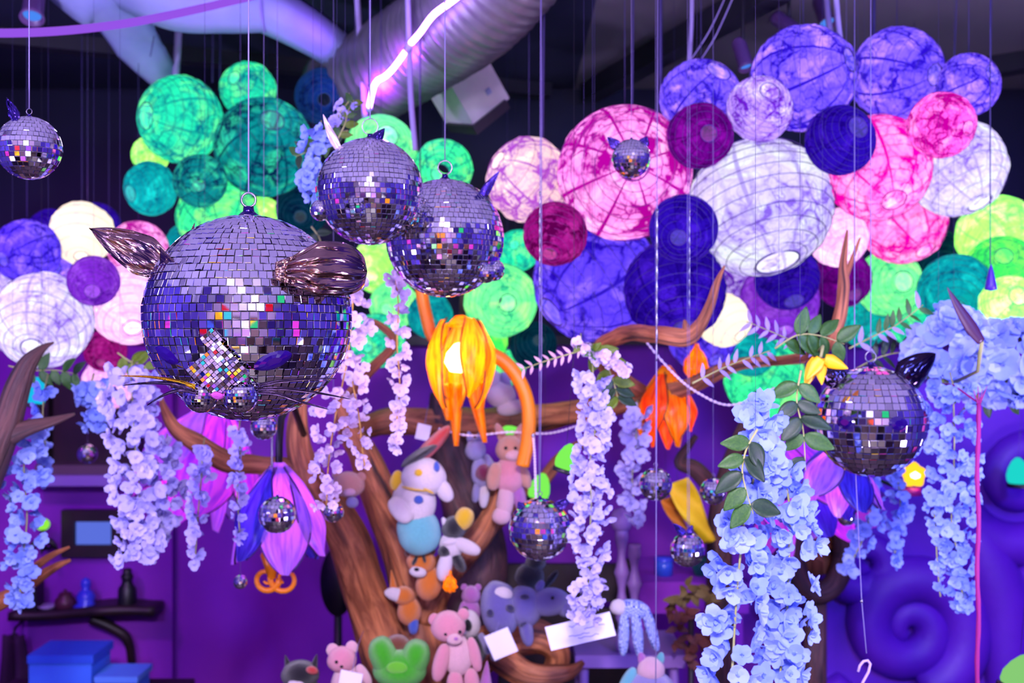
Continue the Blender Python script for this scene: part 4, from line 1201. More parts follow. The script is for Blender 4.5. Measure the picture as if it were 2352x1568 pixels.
t, H, Rr = tulip('glowing orange tulip lamp with a bright bulb and a bowed arm in the tree', 1058, 738, 3.9, 205, 82, [m_pet_orange], 7, m_bulb, 22, (1, .5, .12), rot=(math.radians(-10), 0, 0), seam=m_seam_o, flare=0, inner=False, wide=1.2, gap=-.3, skip=(0,), bulb=.44, prof=lambda u: .3 + .78 * math.sin(PI * min(1, .06 + .8 * u)) ** .7 - .25 * u)
s = U(3.9)
inv = t.rotation_euler.to_matrix().inverted()
def tl(x, y, dY=0.0): return inv @ (at(x, y, 3.9 + dY) - t.location)
for pts, rr in (([(1118, 808), (1160, 832), (1196, 880), (1214, 940), (1212, 1010), (1200, 1070)], 17), ([(1020, 800), (992, 770), (978, 720), (970, 680), (965, 640)], 15)):
    c = catmull([tl(x, y, .12) for x, y in pts], 6)
    obj('lamp_arm', MB().tube(c, rr * s, 12), m_arm, t)
for k, (x, y, x2, y2) in enumerate([(1045, 880, 1048, 1024), (1085, 880, 1114, 1016), (1100, 880, 1101, 965), (1018, 880, 1030, 965)]):
    def fn(u, v, x=x, y=y, x2=x2, y2=y2): return tl(x + (x2 - x) * u + v * 17 * (1 - .75 * u ** 1.5), y + (y2 - y) * u, -.02 + .03 * v * v)
    obj('petal_tail', MB().sheet(fn, 10, 4, .003), m_pet_orange, t)
obj('hanging_cord', MB().tube([tl(965, 640, .12), inv @ (Vector((at(965, 0, 4.02).x, 4.02, CEIL)) - t.location)], .0025, 6), m_dcord, t)

t, H, Rr = tulip('orange-red tulip lamp half hidden behind the white blossom strands', 1530, 850, 4.3, 160, 62, [m_pet_orange, petal_mat('red_lamp_petal', (240, 90, 10), (190, 30, 4), .6)], 6, m_bulb, 2.0, (1, .4, .1), seam=m_seam_o, close=.5, flare=.1)
t, H, Rr = tulip('small orange bud lamp above the brown branch near the blossoms', 1600, 800, 4.3, 70, 26, [m_pet_orange], 5, m_bulb, .4, (1, .5, .1), close=.5, flare=.1)
t, H, Rr = tulip('tiny orange bud light low in the tree fork under the black and white plush', 1034, 1322, 3.9, 34, 14, [m_pet_orange], 5, m_bulb, .4, (1, .5, .1), close=.5, flare=.1)
t, H, Rr = tulip('purple tulip lamp with flaring petals glowing pink inside, hanging left of the tree', 640, 1075, 3.6, 225, 82, [m_pet_purple, m_pet_purple, m_pet_blue], 6, m_pinkbulb, 3.5, (1, .22, 1), seam=m_seam, flare=.25, inner=False, wide=1.35, prof=lambda u: .28 + .85 * math.sin(PI * .5 * min(1, u * 1.5)) + .15 * u)
s = U(3.6)
obj('stem', MB().tube([(0, 0, 0), (0, .01, 60 * s), (-2 * s, .05, 110 * s), (0, .2, 150 * s), (10 * s, .45, 20 * s)], .012, 8), m_black, t)
obj('bead_chain', MB().tube([(-12 * s, -.02, 110 * s - 2 * s * k) for k in range(60)], [.006 if k % 2 else .0025 for k in range(60)], 8), m_steel, t)
for k, (dx, rr, ph) in enumerate(((-40, 30, 0), (30, 36, 2))):
    pts = []
    for i in range(26):
        a = ph + i * .35 * (1 if k else -1); r_ = rr * (1 - i / 32) * s
        pts.append(Vector((dx * s * .6 + r_ * math.cos(a), -.03, -250 * s + r_ * math.sin(a))))
    obj('tendril', MB().tube(pts, [.011 * (1 - i / 40) for i in range(26)], 8), m_arm, t)
obj('stamen', MB().tube([(0, 0, -150 * s), (-18 * s, -.02, -200 * s), (-10 * s, -.03, -250 * s)], [.015, .03, .012], 10), m_arm, t)
t, H, Rr = tulip('big pink lily lamp partly hidden by the branch below the big disco ball', 500, 930, 4.4, 250, 115, [m_pet_pink, m_pet_pink, m_pet_purple], 6, m_pinkbulb, 3, (1, .25, 1), rot=(math.radians(-10), math.radians(14), 0), seam=m_seam, flare=.5, close=.1, wide=1.4)
obj('stem', MB().tube([(0, 0, 0), (0, .04, .06), (0, .14, .09), (0, .3, .08)], .012, 8), m_black, t)
t, H, Rr = tulip('pink and violet lily lamp glowing behind the blue blossom cascade', 1800, 1010, 4.15, 230, 120, [m_pet_pink, m_pet_blue, m_pet_pink, m_pet_purple], 7, m_pinkbulb, 2.5, (1, .2, 1), rot=(math.radians(-24), math.radians(-16), 0), seam=m_seam, flare=.7, close=.0, wide=1.35)
obj('stem', MB().tube([(0, 0, 0), (0, .04, .06), (0, .14, .09), (0, .3, .08)], .012, 8), m_black, t)
t, H, Rr = tulip('dark violet crumpled lily lamp under the large eared disco ball', 1930, 1020, 3.45, 150, 80, [m_pet_blue, m_pet_purple], 6, m_pinkbulb, .2, (.4, .2, 1), rot=(math.radians(-8), math.radians(10), 0), seam=m_seam, flare=.8, close=.2)
obj('stem', MB().tube([(0, 0, 0), (0, .04, .06), (0, .14, .09), (0, .3, .08)], .012, 8), m_black, t)

# orange blossom night light, cyan and lime glass bulbs
m_oglow = glow('amber_glow', (255, 190, 40), 1.6)
t = thing('flower_light', 'little amber flower-shaped light by the long blue blossom strand', 'lamp', at(2098, 1090, 4.2))
s = U(4.2)
for k in range(5):
    a = 2 * PI * k / 5 + PI / 2
    def fn(u, v, a=a):
        w = 15 * s * math.sin(PI * min(1, .1 + .85 * u)); d_ = Vector((math.cos(a), 0, math.sin(a))); p_ = Vector((-math.sin(a), 0, math.cos(a)))
        return d_ * (4 + 26 * u) * s + p_ * v * w + Vector((0, -.01 * u, 0))
    obj('petal', MB().sheet(fn, 8, 6, .004), m_oglow, t)
obj('heart', MB().lathe([(.0001, -8 * s), (10 * s, -4 * s), (11 * s, 2 * s), (.0001, 9 * s)], 12), m_bulb, t, loc=(0, -.02, 0))
obj('base', MB().tube([(0, .02, -30 * s), (0, .02, -48 * s)], 22 * s, 16), principled('magenta_base', (170, 20, 120), .5), t)
obj('stake', MB().tube([(0, .02, -40 * s), (0, 1.2, -50 * s)], .008, 6), m_black, t)
def bulb_light(label, px, py, Y, r, ang, mat, hang=True):
    s = U(Y) * r
    t = thing('egg_light', label, 'lamp', at(px, py, Y))
    M4 = Matrix.Rotation(math.radians(ang), 4, 'Y')
    obj('egg', MB().lathe([(.0001, -1.0 * s), (.4 * s, -.92 * s), (.68 * s, -.6 * s), (.74 * s, -.2 * s), (.62 * s, .3 * s), (.4 * s, .75 * s), (.15 * s, 1.0 * s), (.0001, 1.03 * s)], 18), mat, t, mat4=M4)
    obj('socket', MB().lathe([(.5 * s, -1.02 * s), (.72 * s, -1.0 * s), (.74 * s, -.75 * s), (.6 * s, -.72 * s)], 18), m_black, t, mat4=M4)
    obj('wire', MB().tube([(0, 0, s), (.02, .0, .3), (0.02, 0, CEIL - t.location.z)], .0007, 5), m_black, t)
m_eggl = glow('lime_egg_glow', (130, 245, 90), 1.0); m_eggc = glow('cyan_egg_glow', (30, 215, 205), 1.0)
bulb_light('lime egg light left of the long white blossom strand', 1302, 1052, 3.22, 34, 18, m_eggl)
bulb_light('lime egg light just above the medium disco ball', 1240, 1120, 4.3, 34, 15, m_eggl)
bulb_light('small lime light above the hanging pink rabbit', 1172, 992, 4.4, 22, 80, m_eggl)
bulb_light('turquoise egg light on the swirled wall at the right edge', 2338, 1085, 5.2, 34, 0, m_eggc)
bulb_light('pale green egg light cut by the bottom right corner', 2344, 1548, 3.3, 50, 30, glow('pale_green_glow', (150, 225, 130), .8))
bulb_light('small turquoise light behind the dark branch at the left', 82, 900, 3.9, 34, 10, glow('cyan_light', (20, 190, 235), 1.0))

# ================================================================== plants
def petal_verts(mb, M, L, wd, cup, nu=4, nv=2):
    def fn(u, v):
        w = wd * math.sin(PI * (.14 + .72 * u)) 
        return M @ Vector((L * u, v * w, cup * L * u * u + .25 * w * v * v))
    mb.sheet(fn, nu, nv, 0)
def blossom_mesh(n, seed, cup, wd):
    rng = random.Random(seed); mb = MB()
    for k in range(n):
        M = Matrix.Rotation(2 * PI * k / n + rng.uniform(-.15, .15), 4, 'Z') @ Matrix.Rotation(-rng.uniform(.1, .5), 4, 'Y')
        petal_verts(mb, M, rng.uniform(.8, 1.1), wd * rng.uniform(.85, 1.1), cup * rng.uniform(.2, 1.5))
    # a folded keel in the throat, as wisteria has
    for s_ in (-1, 1):
        petal_verts(mb, Matrix.Rotation(s_ * .5, 4, 'Z') @ Matrix.Rotation(-1.15, 4, 'Y'), .55, .2, .4, 3, 2)
    me = mb.mesh('blossom')
    return me
BLOS = [blossom_mesh(4, 1, .25, .52), blossom_mesh(5, 2, .2, .46), blossom_mesh(4, 3, .5, .55), blossom_mesh(3, 4, .35, .62), blossom_mesh(5, 5, .1, .5)]
def petal_cloth(name, a, b, tr=.35):
    N = NT(name); oi = N.n('ObjectInfo')
    col = N.mix(oi.outputs['Random'], lin(a), lin(b))
    d_ = N.n('BsdfDiffuse'); N.l(col, d_.inputs[0]); t_ = N.n('BsdfTranslucent'); N.l(col, t_.inputs[0])
    m_ = N.n('MixShader'); m_.inputs[0].default_value = tr; N.l(d_.outputs[0], m_.inputs[1]); N.l(t_.outputs[0], m_.inputs[2]); N.l(m_.outputs[0], N.out.inputs[0])
    return N.m
m_fl_white = petal_cloth('white_silk_petal', (212, 200, 250), (188, 182, 250))
m_fl_pink = petal_cloth('blush_silk_petal', (246, 216, 238), (220, 204, 250))
m_fl_bluelit = petal_cloth('blue_lit_silk_petal', (170, 190, 255), (142, 166, 255))  # off-white silk with the blue of the lamps put into its colour
m_hyd = petal_cloth('hydrangea_silk_petal', (186, 200, 255), (150, 172, 255))
m_leaf = principled('silk_leaf', (72, 116, 44), .5, col2=(48, 92, 40), nscale=14, transl=.3)
m_leaf_dark = principled('dark_silk_leaf', (44, 70, 40), .5, col2=(32, 54, 36), nscale=14, transl=.2)
m_leaf_yel = principled('yellow_green_leaf', (120, 140, 30), .5, col2=(86, 116, 24), nscale=14, transl=.35)
m_leaf_pale = principled('pale_lavender_leaf', (186, 166, 216), .6, col2=(160, 140, 200), nscale=20, transl=.3)
m_vine = principled('vine_stem', (150, 150, 90), .6)
m_vine_o = principled('ochre_stem', (190, 140, 60), .6)

def leaf_mesh(ratio):
    def fn(u, v):
        w = ratio * math.sin(PI * (.03 + .94 * u ** .8)) * .5
        return Vector((u, v * w, .10 * abs(v) * w * 2 - .18 * u * u))
    return MB().sheet(fn, 10, 4, .012).mesh('leaf')
LEAF = leaf_mesh(.55); LEAFN = leaf_mesh(.32)
def put_leaf(par, p, d, size, mat, me=LEAF, twist=0.0, name='leaf', up=(0, -1, .3)):
    d = Vector(d).normalized(); z = Vector(up); z = (z - d * z.dot(d)).normalized(); y = z.cross(d)
    R3 = Matrix((d, y, z)).transposed() @ Matrix.Rotation(twist, 3, 'X')
    return obj(name, me, mat, par, mat4=Matrix.Translation(p) @ R3.to_4x4() @ Matrix.Scale(size, 4))

def strand(label, path, Y, width, n, size, mat, seed, group='wisteria strands', leaves=0, stemmat=None, cat='flower strand', up_to=None, name='wisteria_strand', depth=1.0, wire=False):
    """hanging flower raceme: width(u) in photo px along the path"""
    rng = random.Random(seed); s = U(Y)
    c = catmull([at(x, y, Y) for x, y in path], 8); root = Vector(c[0])
    t = thing(name, label, cat, root, group)
    pts = [Vector(q) - root for q in c]
    top = [Vector((0, .02, .03))] 
    obj('vine', MB().tube(top + pts, .0022 + .0006 * (size > 20), 6), stemmat or m_vine, t)
    if wire: obj('hanging_wire', MB().tube([(0, .02, .02), (0, .02, CEIL - root.z)], .0004, 4), m_dcord, t)
    for i in range(n):
        u = (i + rng.random()) / n
        k = u * (len(pts) - 1); j = min(int(k), len(pts) - 2); p = pts[j].lerp(pts[j + 1], k - j)
        w = (width(u) if callable(width) else width * (1 - .65 * max(0, u - .55) / .45)) * s
        a = rng.uniform(0, 2 * PI); rr = w * math.sqrt(rng.random())
        off = Vector((math.cos(a) * rr, math.sin(a) * rr * .7 * depth, rng.uniform(-.5, .5) * size * s))
        nn = Vector((off.x * 1.2 + rng.gauss(0, .4) * w, -abs(w) * .9 + off.y, rng.gauss(0, .5) * w - .2 * w))
        R3 = frame(nn, (rng.gauss(0, 1), rng.gauss(0, 1), rng.gauss(0, 1)))
        sz = size * s * rng.uniform(.75, 1.2) * (1 - .3 * max(0, u - .7))
        obj('blossom', BLOS[rng.randrange(5)], mat, t, mat4=Matrix.Translation(p + off) @ R3.to_4x4() @ Matrix.Scale(sz, 4))
    for i in range(leaves):
        u = rng.random() * .35
        k = u * (len(pts) - 1); p = pts[int(k)]
        a = rng.uniform(0, 2 * PI)
        put_leaf(t, p, (math.cos(a), -.4, math.sin(a) * .6 - .3), size * s * rng.uniform(1.4, 2.1), rng.choice([m_leaf, m_leaf_yel]))
    return t

strand('blue-lavender blossom strand at the left edge under the dark branch', [(60, 985), (55, 1080), (62, 1190), (50, 1300), (45, 1390)], 3.4, 46, 95, 19, m_fl_bluelit, 1)
strand('sparse blossom strand right of the dark branch at left', [(105, 880), (98, 950), (104, 1030), (96, 1110)], 3.6, 16, 22, 17, m_fl_bluelit, 2, wire=True)
strand('broad white blossom strand left of and below the big disco ball', [(300, 850), (305, 930), (310, 1020), (320, 1120), (315, 1220), (308, 1285)], 3.3, lambda u: 68 * (1 - .6 * max(0, u - .6)), 190, 20, m_fl_white, 3)
strand('second broad blossom strand hugging the right of the broad white one', [(380, 1020), (385, 1100), (380, 1180), (372, 1240)], 3.4, 34, 55, 19, m_fl_white, 4)
strand('thin blossom strand hanging below the fork of the left branch', [(466, 1030), (462, 1100), (455, 1180), (448, 1290)], 3.3, 20, 34, 18, m_fl_white, 5, wire=True)
strand('short thin blossom strand left of the purple tulip lamp', [(548, 985), (552, 1060), (545, 1130), (552, 1240)], 3.2, 16, 30, 16, m_fl_white, 6, wire=True)
strand('blossom clump behind the left foil ear and whiskers', [(210, 880), (215, 930), (225, 985)], 3.6, 38, 28, 21, m_fl_bluelit, 7, wire=True)
strand('blush blossom strand falling right of the big disco ball to the tree', [(812, 640), (808, 740), (795, 840), (770, 960), (755, 1060), (750, 1160)], 3.0, lambda u: 26 + 30 * math.sin(PI * min(1, u * 1.1)), 105, 17, m_fl_pink, 8, wire=True, stemmat=m_vine_o)
strand('orange-stemmed blush blossom sprig beside the tulip trunk', [(810, 880), (825, 960), (832, 1030), (838, 1070)], 3.0, 22, 22, 14, m_fl_pink, 9, stemmat=m_vine_o)
strand('slim blush blossom strand between the big ball and the orange tulip lamp', [(905, 620), (915, 700), (912, 790), (918, 880), (912, 960), (910, 1035)], 3.1, 20, 60, 16, m_fl_pink, 10, stemmat=m_vine_o)
strand('long white blossom strand hanging down the centre to the white card', [(1362, 860), (1370, 960), (1355, 1060), (1358, 1160), (1352, 1260), (1352, 1350), (1340, 1420)], 3.1, lambda u: 40 - 8 * math.sin(9 * u), 185, 17, m_fl_white, 11, wire=True, leaves=0)
strand('faint grey-lilac blossom strand behind the long white one', [(1465, 940), (1460, 1020), (1452, 1100), (1462, 1200)], 3.9, 26, 48, 19, m_fl_white, 12)
strand('wide pale blue blossom cascade in the right foreground, left plume', [(1745, 930), (1745, 1040), (1715, 1160), (1700, 1280), (1690, 1400), (1680, 1560), (1670, 1660)], 2.5, lambda u: 30 + 36 * min(1, u * 2.2), 120, 30, m_fl_bluelit, 13)
strand('wide pale blue blossom cascade in the right foreground, right plume', [(1800, 1080), (1815, 1180), (1812, 1280), (1808, 1400), (1795, 1520), (1780, 1660)], 2.55, lambda u: 42 + 24 * math.sin(PI * u), 110, 29, m_fl_bluelit, 14)
strand('long dense blue blossom strand beside the magenta rope', [(2188, 880), (2192, 990), (2190, 1100), (2186, 1200), (2205, 1300), (2212, 1400)], 3.2, lambda u: 58 * (1 - .75 * max(0, u - .5) / .5), 190, 17, m_fl_bluelit, 15)
strand('short side blossom tip left of the long dense blue strand', [(2150, 1200), (2152, 1280), (2160, 1370)], 3.2, 16, 18, 15, m_fl_bluelit, 16)
strand('wispy blossom strand under the large eared disco ball, left one', [(1990, 1100), (2000, 1160), (1985, 1230), (1945, 1310)], 3.7, 30, 40, 18, m_fl_bluelit, 17, wire=True)
strand('wispy blossom strand under the large eared disco ball, right one', [(2060, 1080), (2068, 1160), (2060, 1230), (2052, 1300)], 3.7, 18, 34, 17, m_fl_bluelit, 18)
strand('pale lilac blossoms clustered left of the middle disco ball', [(735, 300), (725, 360), (722, 420), (738, 480)], 3.0, 32, 46, 19, m_fl_bluelit, 19, wire=True)
strand('blush blossoms with leaves where the centre strand begins', [(1335, 790), (1370, 810), (1400, 830), (1440, 850)], 3.2, 30, 34, 15, m_fl_pink, 20, leaves=9, name='flower_spray')
strand('white blossom sprig over the middle disco ball ring', [(800, 235), (780, 260), (770, 290)], 3.1, 16, 12, 15, m_fl_white, 23, name='flower_spray')

# hydrangea heads at the right
def hydrangea(label, px, py, rx, ry, Y, n, size, seed):
    rng = random.Random(seed); s = U(Y)
    t = thing('hydrangea_head', label, 'flower', at(px, py, Y), 'blue hydrangea heads')
    obj('stem', MB().tube([(0, .04, -.02), (0.02, .12, -.1), (0.03, .25, -.16)], .005, 6), m_vine, t)
    for i in range(n):
        z = rng.uniform(-1, 1); a = rng.uniform(PI, 2 * PI); q = math.sqrt(1 - z * z)
        d_ = Vector((q * math.cos(a), q * math.sin(a), z))
        p = Vector((d_.x * rx * s, d_.y * rx * s * .7, d_.z * ry * s)) * rng.uniform(.82, 1.05)
        obj('blossom', BLOS[rng.randrange(5)], m_hyd, t, mat4=Matrix.Translation(p) @ frame(d_ + Vector((0, -.5, 0)), (rng.gauss(0, 1), 0, rng.gauss(0, 1))).to_4x4() @ Matrix.Scale(size * s * rng.uniform(.85, 1.15), 4))
hydrangea('blue hydrangea head behind the right cat ear, left of the pair', 2180, 800, 82, 86, 3.35, 60, 40, 1)
hydrangea('blue hydrangea head cut by the right edge', 2330, 830, 80, 80, 3.35, 50, 40, 2)
hydrangea('small blue hydrangea head under the pair at the right', 2240, 865, 55, 40, 3.5, 30, 36, 3)

# leafy sprays
def spray(label, path, Y, leafpx, mat, me, pairs, seed, group=None, stem=None, spread_=.9, name='leaf_spray', alt=None, wire=True):
    rng = random.Random(seed); s = U(Y)
    c = catmull([at(*p, Y) for p in path], 8); root = Vector(c[0]); t = thing(name, label, 'foliage', root, group)
    pts = [Vector(q) - root for q in c]
    obj('stem', MB().tube(pts, [.0028 * (1 - .6 * i / len(pts)) for i in range(len(pts))], 6), stem or m_vine, t)
    if wire: obj('hanging_wire', MB().tube([pts[2], Vector((pts[2].x, pts[2].y, CEIL - root.z))], .0004, 4), m_dcord, t)
    for i in range(pairs):
        u = .12 + .88 * (i + .3) / pairs; k = u * (len(pts) - 1); j = min(int(k), len(pts) - 2); p = pts[j].lerp(pts[j + 1], k - j)
        d_ = (pts[j + 1] - pts[j]).normalized(); nrm = Vector((-d_.z, 0, d_.x))
        for sd in (-1, 1):
            if rng.random() < .12: continue
            dd = d_ * (1 - spread_ * .5) + nrm * sd * spread_ + Vector((0, rng.uniform(-.4, .2), 0))
            put_leaf(t, p, dd, leafpx * s * rng.uniform(.8, 1.15), (alt if alt and rng.random() < .4 else mat), me, rng.uniform(-.4, .4))
    return t
spray('lavender sprig with paired pointed leaves left of the cascade, lower one', [(1590, 880), (1650, 850), (1710, 825), (1770, 805)], 3.1, 34, m_leaf_pale, LEAFN, 9, 1)
spray('lavender sprig with paired leaves rising under the purple lantern', [(1900, 800), (1840, 790), (1780, 765), (1715, 738)], 3.2, 30, m_leaf_pale, LEAFN, 9, 2)
spray('blush sprig reaching left from the centre blossoms over the branch', [(1350, 800), (1300, 815), (1250, 830), (1195, 850)], 3.2, 22, principled('blush_leaf', (226, 176, 196), .6, transl=.3), LEAFN, 8, 3)
spray('drooping leafy spray with dark leaves left of the blue cascade', [(1740, 985), (1715, 1030), (1705, 1080), (1715, 1130), (1730, 1180)], 2.4, 74, m_leaf_dark, LEAF, 5, 4, alt=m_leaf)
spray('leafy spray hanging by the left side of the eared disco ball', [(1840, 850), (1830, 920), (1845, 990), (1850, 1080)], 2.7, 66, m_leaf, LEAF, 5, 5, alt=m_leaf_dark)
spray('glossy green leaves on top of the right driftwood branch', [(1780, 800), (1830, 770), (1880, 770), (1940, 790)], 3.0, 62, m_leaf, LEAF, 5, 6)
spray('fine dark green sprigs between the twig and the hydrangeas', [(1950, 800), (2010, 770), (2060, 745), (2120, 700)], 3.3, 40, m_leaf, LEAFN, 8, 7, alt=m_leaf_pale)
spray('grassy dark sprigs left of the hydrangeas', [(1960, 850), (2020, 820), (2080, 810), (2140, 830)], 3.4, 46, m_leaf_dark, LEAFN, 8, 8)
spray('dark leafy spray left of the middle disco ball', [(800, 300), (760, 310), (720, 340), (680, 360)], 3.2, 40, m_leaf_dark, LEAF, 6, 9, alt=m_leaf)
spray('bright green leaves over the middle disco ball ring', [(770, 330), (790, 290), (800, 255), (812, 230)], 3.1, 30, m_leaf, LEAF, 5, 10, alt=m_leaf_yel)
spray('yellow-green leaf clump above the long white centre strand', [(1360, 790), (1390, 830), (1410, 880), (1420, 920)], 3.3, 48, m_leaf_yel, LEAF, 6, 11, alt=m_leaf_dark)
spray('yellow-green leaves at the head of the broad white strand', [(270, 810), (300, 830), (330, 840), (350, 870)], 3.5, 44, m_leaf_yel, LEAF, 5, 12)
spray('green leaves left of the broad white strand under the white lantern', [(20, 840), (70, 850), (130, 850), (180, 860)], 3.7, 42, m_leaf, LEAF, 6, 13, alt=m_leaf_dark)
spray('dark green leaves under the hydrangeas at the right edge', [(2180, 905), (2240, 920), (2300, 925), (2370, 910)], 3.5, 40, m_leaf_dark, LEAF, 6, 14, alt=m_leaf)
spray('green spray at the head of the long dense blue strand', [(2150, 860), (2180, 880), (2200, 900), (2250, 900)], 3.3, 30, m_leaf, LEAFN, 6, 15, alt=m_leaf_yel)
spray('dark leaf spray behind the middle pair, below the dark lantern', [(715, 520), (735, 550), (740, 590), (730, 620)], 3.3, 40, m_leaf_dark, LEAF, 4, 16)

# big foil leaf spikes at right, yellow flower, ropes
t = thing('foil_leaf', 'long dark plum foil leaf pointing up left over the hydrangeas', 'leaf', at(2255, 785, 3.0))
ear(t, Vector((0, 0, 0)), at(2162, 658, 3.0) - t.location, (1, 0, .8), 16 * U(3.0), .3, .08, (1, 0, 0), principled('plum_leaf', (64, 30, 60), .35), name='blade')
obj('stalk', MB().tube([(0, 0, 0), (.03, .1, -.08), (.04, .3, -.12)], .006, 6), m_vine, t)
t = thing('foil_leaf', 'short violet pod standing on the lime lantern at the right', 'seed pod', at(2276, 668, 3.3))
obj('pod', MB().lathe([(.0001, 0), (14 * U(3.3), .004), (12 * U(3.3), .02), (7 * U(3.3), .05), (3 * U(3.3), .072), (.0001, .08)], 12), principled('violet_pod', (64, 30, 150), .4), t)
obj('string', MB().tube([(-.002, 0, .078), (-.002, 0, CEIL - t.location.z)], .0018, 5), m_dcord, t)
m_yel = principled('yellow_petal', (255, 196, 10), .45, transl=.3)
t = thing('yellow_flower', 'drooping bright yellow bell flower left of the right cat ear', 'flower', at(1885, 815, 2.9))
s = U(2.9)
for k, (dx, dy, L_, a) in enumerate([(-30, -40, 78, -95), (-12, -36, 70, -80), (14, -6, 54, -35), (-20, -20, 60, -110)]):
    ear(t, Vector((dx * .3 * s, -.01 * k, -8 * s)), Vector((dx * s + L_ * math.cos(math.radians(a)) * s, -.01 * k, L_ * math.sin(math.radians(a)) * s)), (math.sin(math.radians(a)), 0, -math.cos(math.radians(a))), 17 * s, .4, 0, None, m_yel, name='petal')
obj('stem', MB().tube([(0, 0, -6 * s), (10 * s, .02, 20 * s), (20 * s, .1, 10 * s)], .004, 6), m_vine, t)
cordm = principled('magenta_rope_fibre', (140, 4, 104), .7)
t = thing('magenta_rope', 'straight magenta rope hanging to the bottom at the right', 'rope', at(2248, 925, 3.0))
obj('rope', MB().tube([(0, 0, 0)] + [((-2 + 2 * math.sin(k)) * U(3.0), 0, -k * .04) for k in range(1, 22)], [.006 + .001 * (k % 2) for k in range(22)], 8), cordm, t)
for k in range(4): obj('frayed_end', MB().tube([(0, 0, -.01), ((k - 1.5) * .012, -.01, .035 + .01 * (k % 2))], [.003, .0008], 5), cordm, t)
obj('tie', MB().tube([(0, 0, 0), (0.01, .2, .04), (0.01, .4, .04)], .003, 5), cordm, t)
t = thing('ceiling_hook', 'thin line ending in a bent wire hook at the bottom right', 'hook', at(1985, 1520, 2.9))
s = U(2.9)
obj('line', MB().tube([(5 * s, .1, CEIL - t.location.z), (5 * s, .1, 480 * s), (8 * s, .05, 130 * s), (5 * s, 0, 20 * s)], .0012, 5), m_string, t)
obj('crimp', MB().lathe([(.0001, .006), (.004, .003), (.004, -.003), (.0001, -.006)], 8), m_steel, t, loc=(8 * s, .05, 130 * s))
obj('wire_hook', MB().tube([(-14 * s, 0, -22 * s), (-10 * s, 0, -8 * s), (-2 * s, 0, 2 * s), (8 * s, 0, 4 * s), (14 * s, 0, -4 * s), (10 * s, 0, -22 * s), (-2 * s, 0, -44 * s), (-14 * s, 0, -70 * s)], .0035, 8), principled('lilac_wire', (190, 160, 210), .4), t)
for (x0, x1, y1, Y, lab, r_) in [(1243, 1238, 1140, 3.2, 'beaded string falling from the cream lantern to the medium disco ball', .0016), (1512, 1506, 1600, 3.0, 'long beaded line crossing the indigo lanterns to the bottom', .0022), (1585, 1583, 1225, 3.2, 'fine line holding the bow-tied little disco ball', .0012)]:
    top = Vector((at(x0, 0, Y).x, Y, CEIL)); bot = at(x1, y1, Y)
    t = thing('bead_string', lab, 'bead string', bot)
    obj('line', MB().tube([top - bot, Vector((0, 0, 0))], r_ * .6, 6), m_string, t)
    L_ = (top - bot).z
    mb = MB(); pts = []; rad = []
    z1 = at(x0, 440 if x0 < 1300 else 480, Y).z - bot.z
    for k in range(40):
        z = z1 * (1 - k * .008); pts.append(Vector(((top - bot).x * z / L_, 0, z))); rad.append(r_ * (1.6 if k % 4 < 2 else .7))
    obj('bead_row', mb.tube(pts, rad, 8), m_steel, t)
# pearl garlands slung in the branches
for lab, path, Y in [('pearl garland slung along the branch behind the centre strand', [(1010, 985), (1080, 1000), (1170, 992), (1260, 995), (1330, 975), (1400, 940)], 4.1), ('pearl garland between the orange lamps and the green lantern', [(1480, 780), (1540, 850), (1600, 900), (1680, 930), (1780, 890)], 3.7), ('pearl chain hanging straight down by the bowed orange arm', [(1225, 1000), (1228, 1050), (1230, 1110), (1232, 1180)], 3.7)]:
    c = catmull([at(x, y, Y) for x, y in path], 16); root = Vector(c[0])
    t = thing('pearl_garland', lab, 'garland', root)
    obj('pearl_row', MB().tube([Vector(q) - root for q in c], [.005 if k % 2 else .0018 for k in range(len(c))], 8), principled('pearl', (230, 200, 220), .25), t)
    obj('clasp', MB().lathe([(.0001, -.01), (.008, 0), (.0001, .01)], 10), m_steel, t)

# ================================================================== soft toys
def plushm(name, c, c2=None):
    return principled(name, c, .95, col2=c2 or tuple(int(v * .86) for v in c), nscale=30, bump=.5, bscale=160, sheen=.5, spec=.1)
pw = plushm('white_plush', (232, 214, 220)); pk = plushm('pink_plush', (236, 150, 170)); ppk = plushm('pale_pink_plush', (240, 186, 196))
pt = plushm('turquoise_plush', (110, 190, 196)); pb = plushm('black_plush', (22, 18, 28)); py_ = plushm('yellow_plush', (240, 190, 20))
ptan = plushm('tan_plush', (214, 150, 130)); pgl = plushm('lilac_grey_plush', (150, 140, 190)); por = plushm('orange_plush', (226, 120, 30))
pgr = plushm('lime_plush', (70, 190, 14), (40, 150, 10)); phip = plushm('slate_violet_plush', (104, 92, 160)); pmar = plushm('maroon_cloth', (120, 20, 70))
prd = plushm('red_felt', (200, 60, 60)); pbl = plushm('blue_felt', (60, 90, 190)); pbr = plushm('brown_plush', (120, 66, 40)); psp = plushm('dark_spot_felt', (40, 30, 80))
pmau = plushm('mauve_plush', (190, 110, 190))
m_eye = principled('black_bead', (10, 10, 16), .1)
EGG = MB().lathe([(max(math.sin(PI * i / 16) * (1 + .08 * math.cos(PI * i / 16)), 1e-4), -math.cos(PI * i / 16)) for i in range(17)], 20, .05, 3.0).mesh('plush_part')
CAP = MB().lathe([(max(math.sin(PI * i / 16) ** .75, 1e-4), -math.cos(PI * i / 16)) for i in range(17)], 18, .04, 8.0).mesh('plush_limb')
CONE = MB().lathe([(1e-4, -1), (.9, -.98), (1.0, -.9), (.7, -.2), (.35, .5), (.12, .9), (1e-4, 1)], 18, .05, 5.0).mesh('plush_cone')

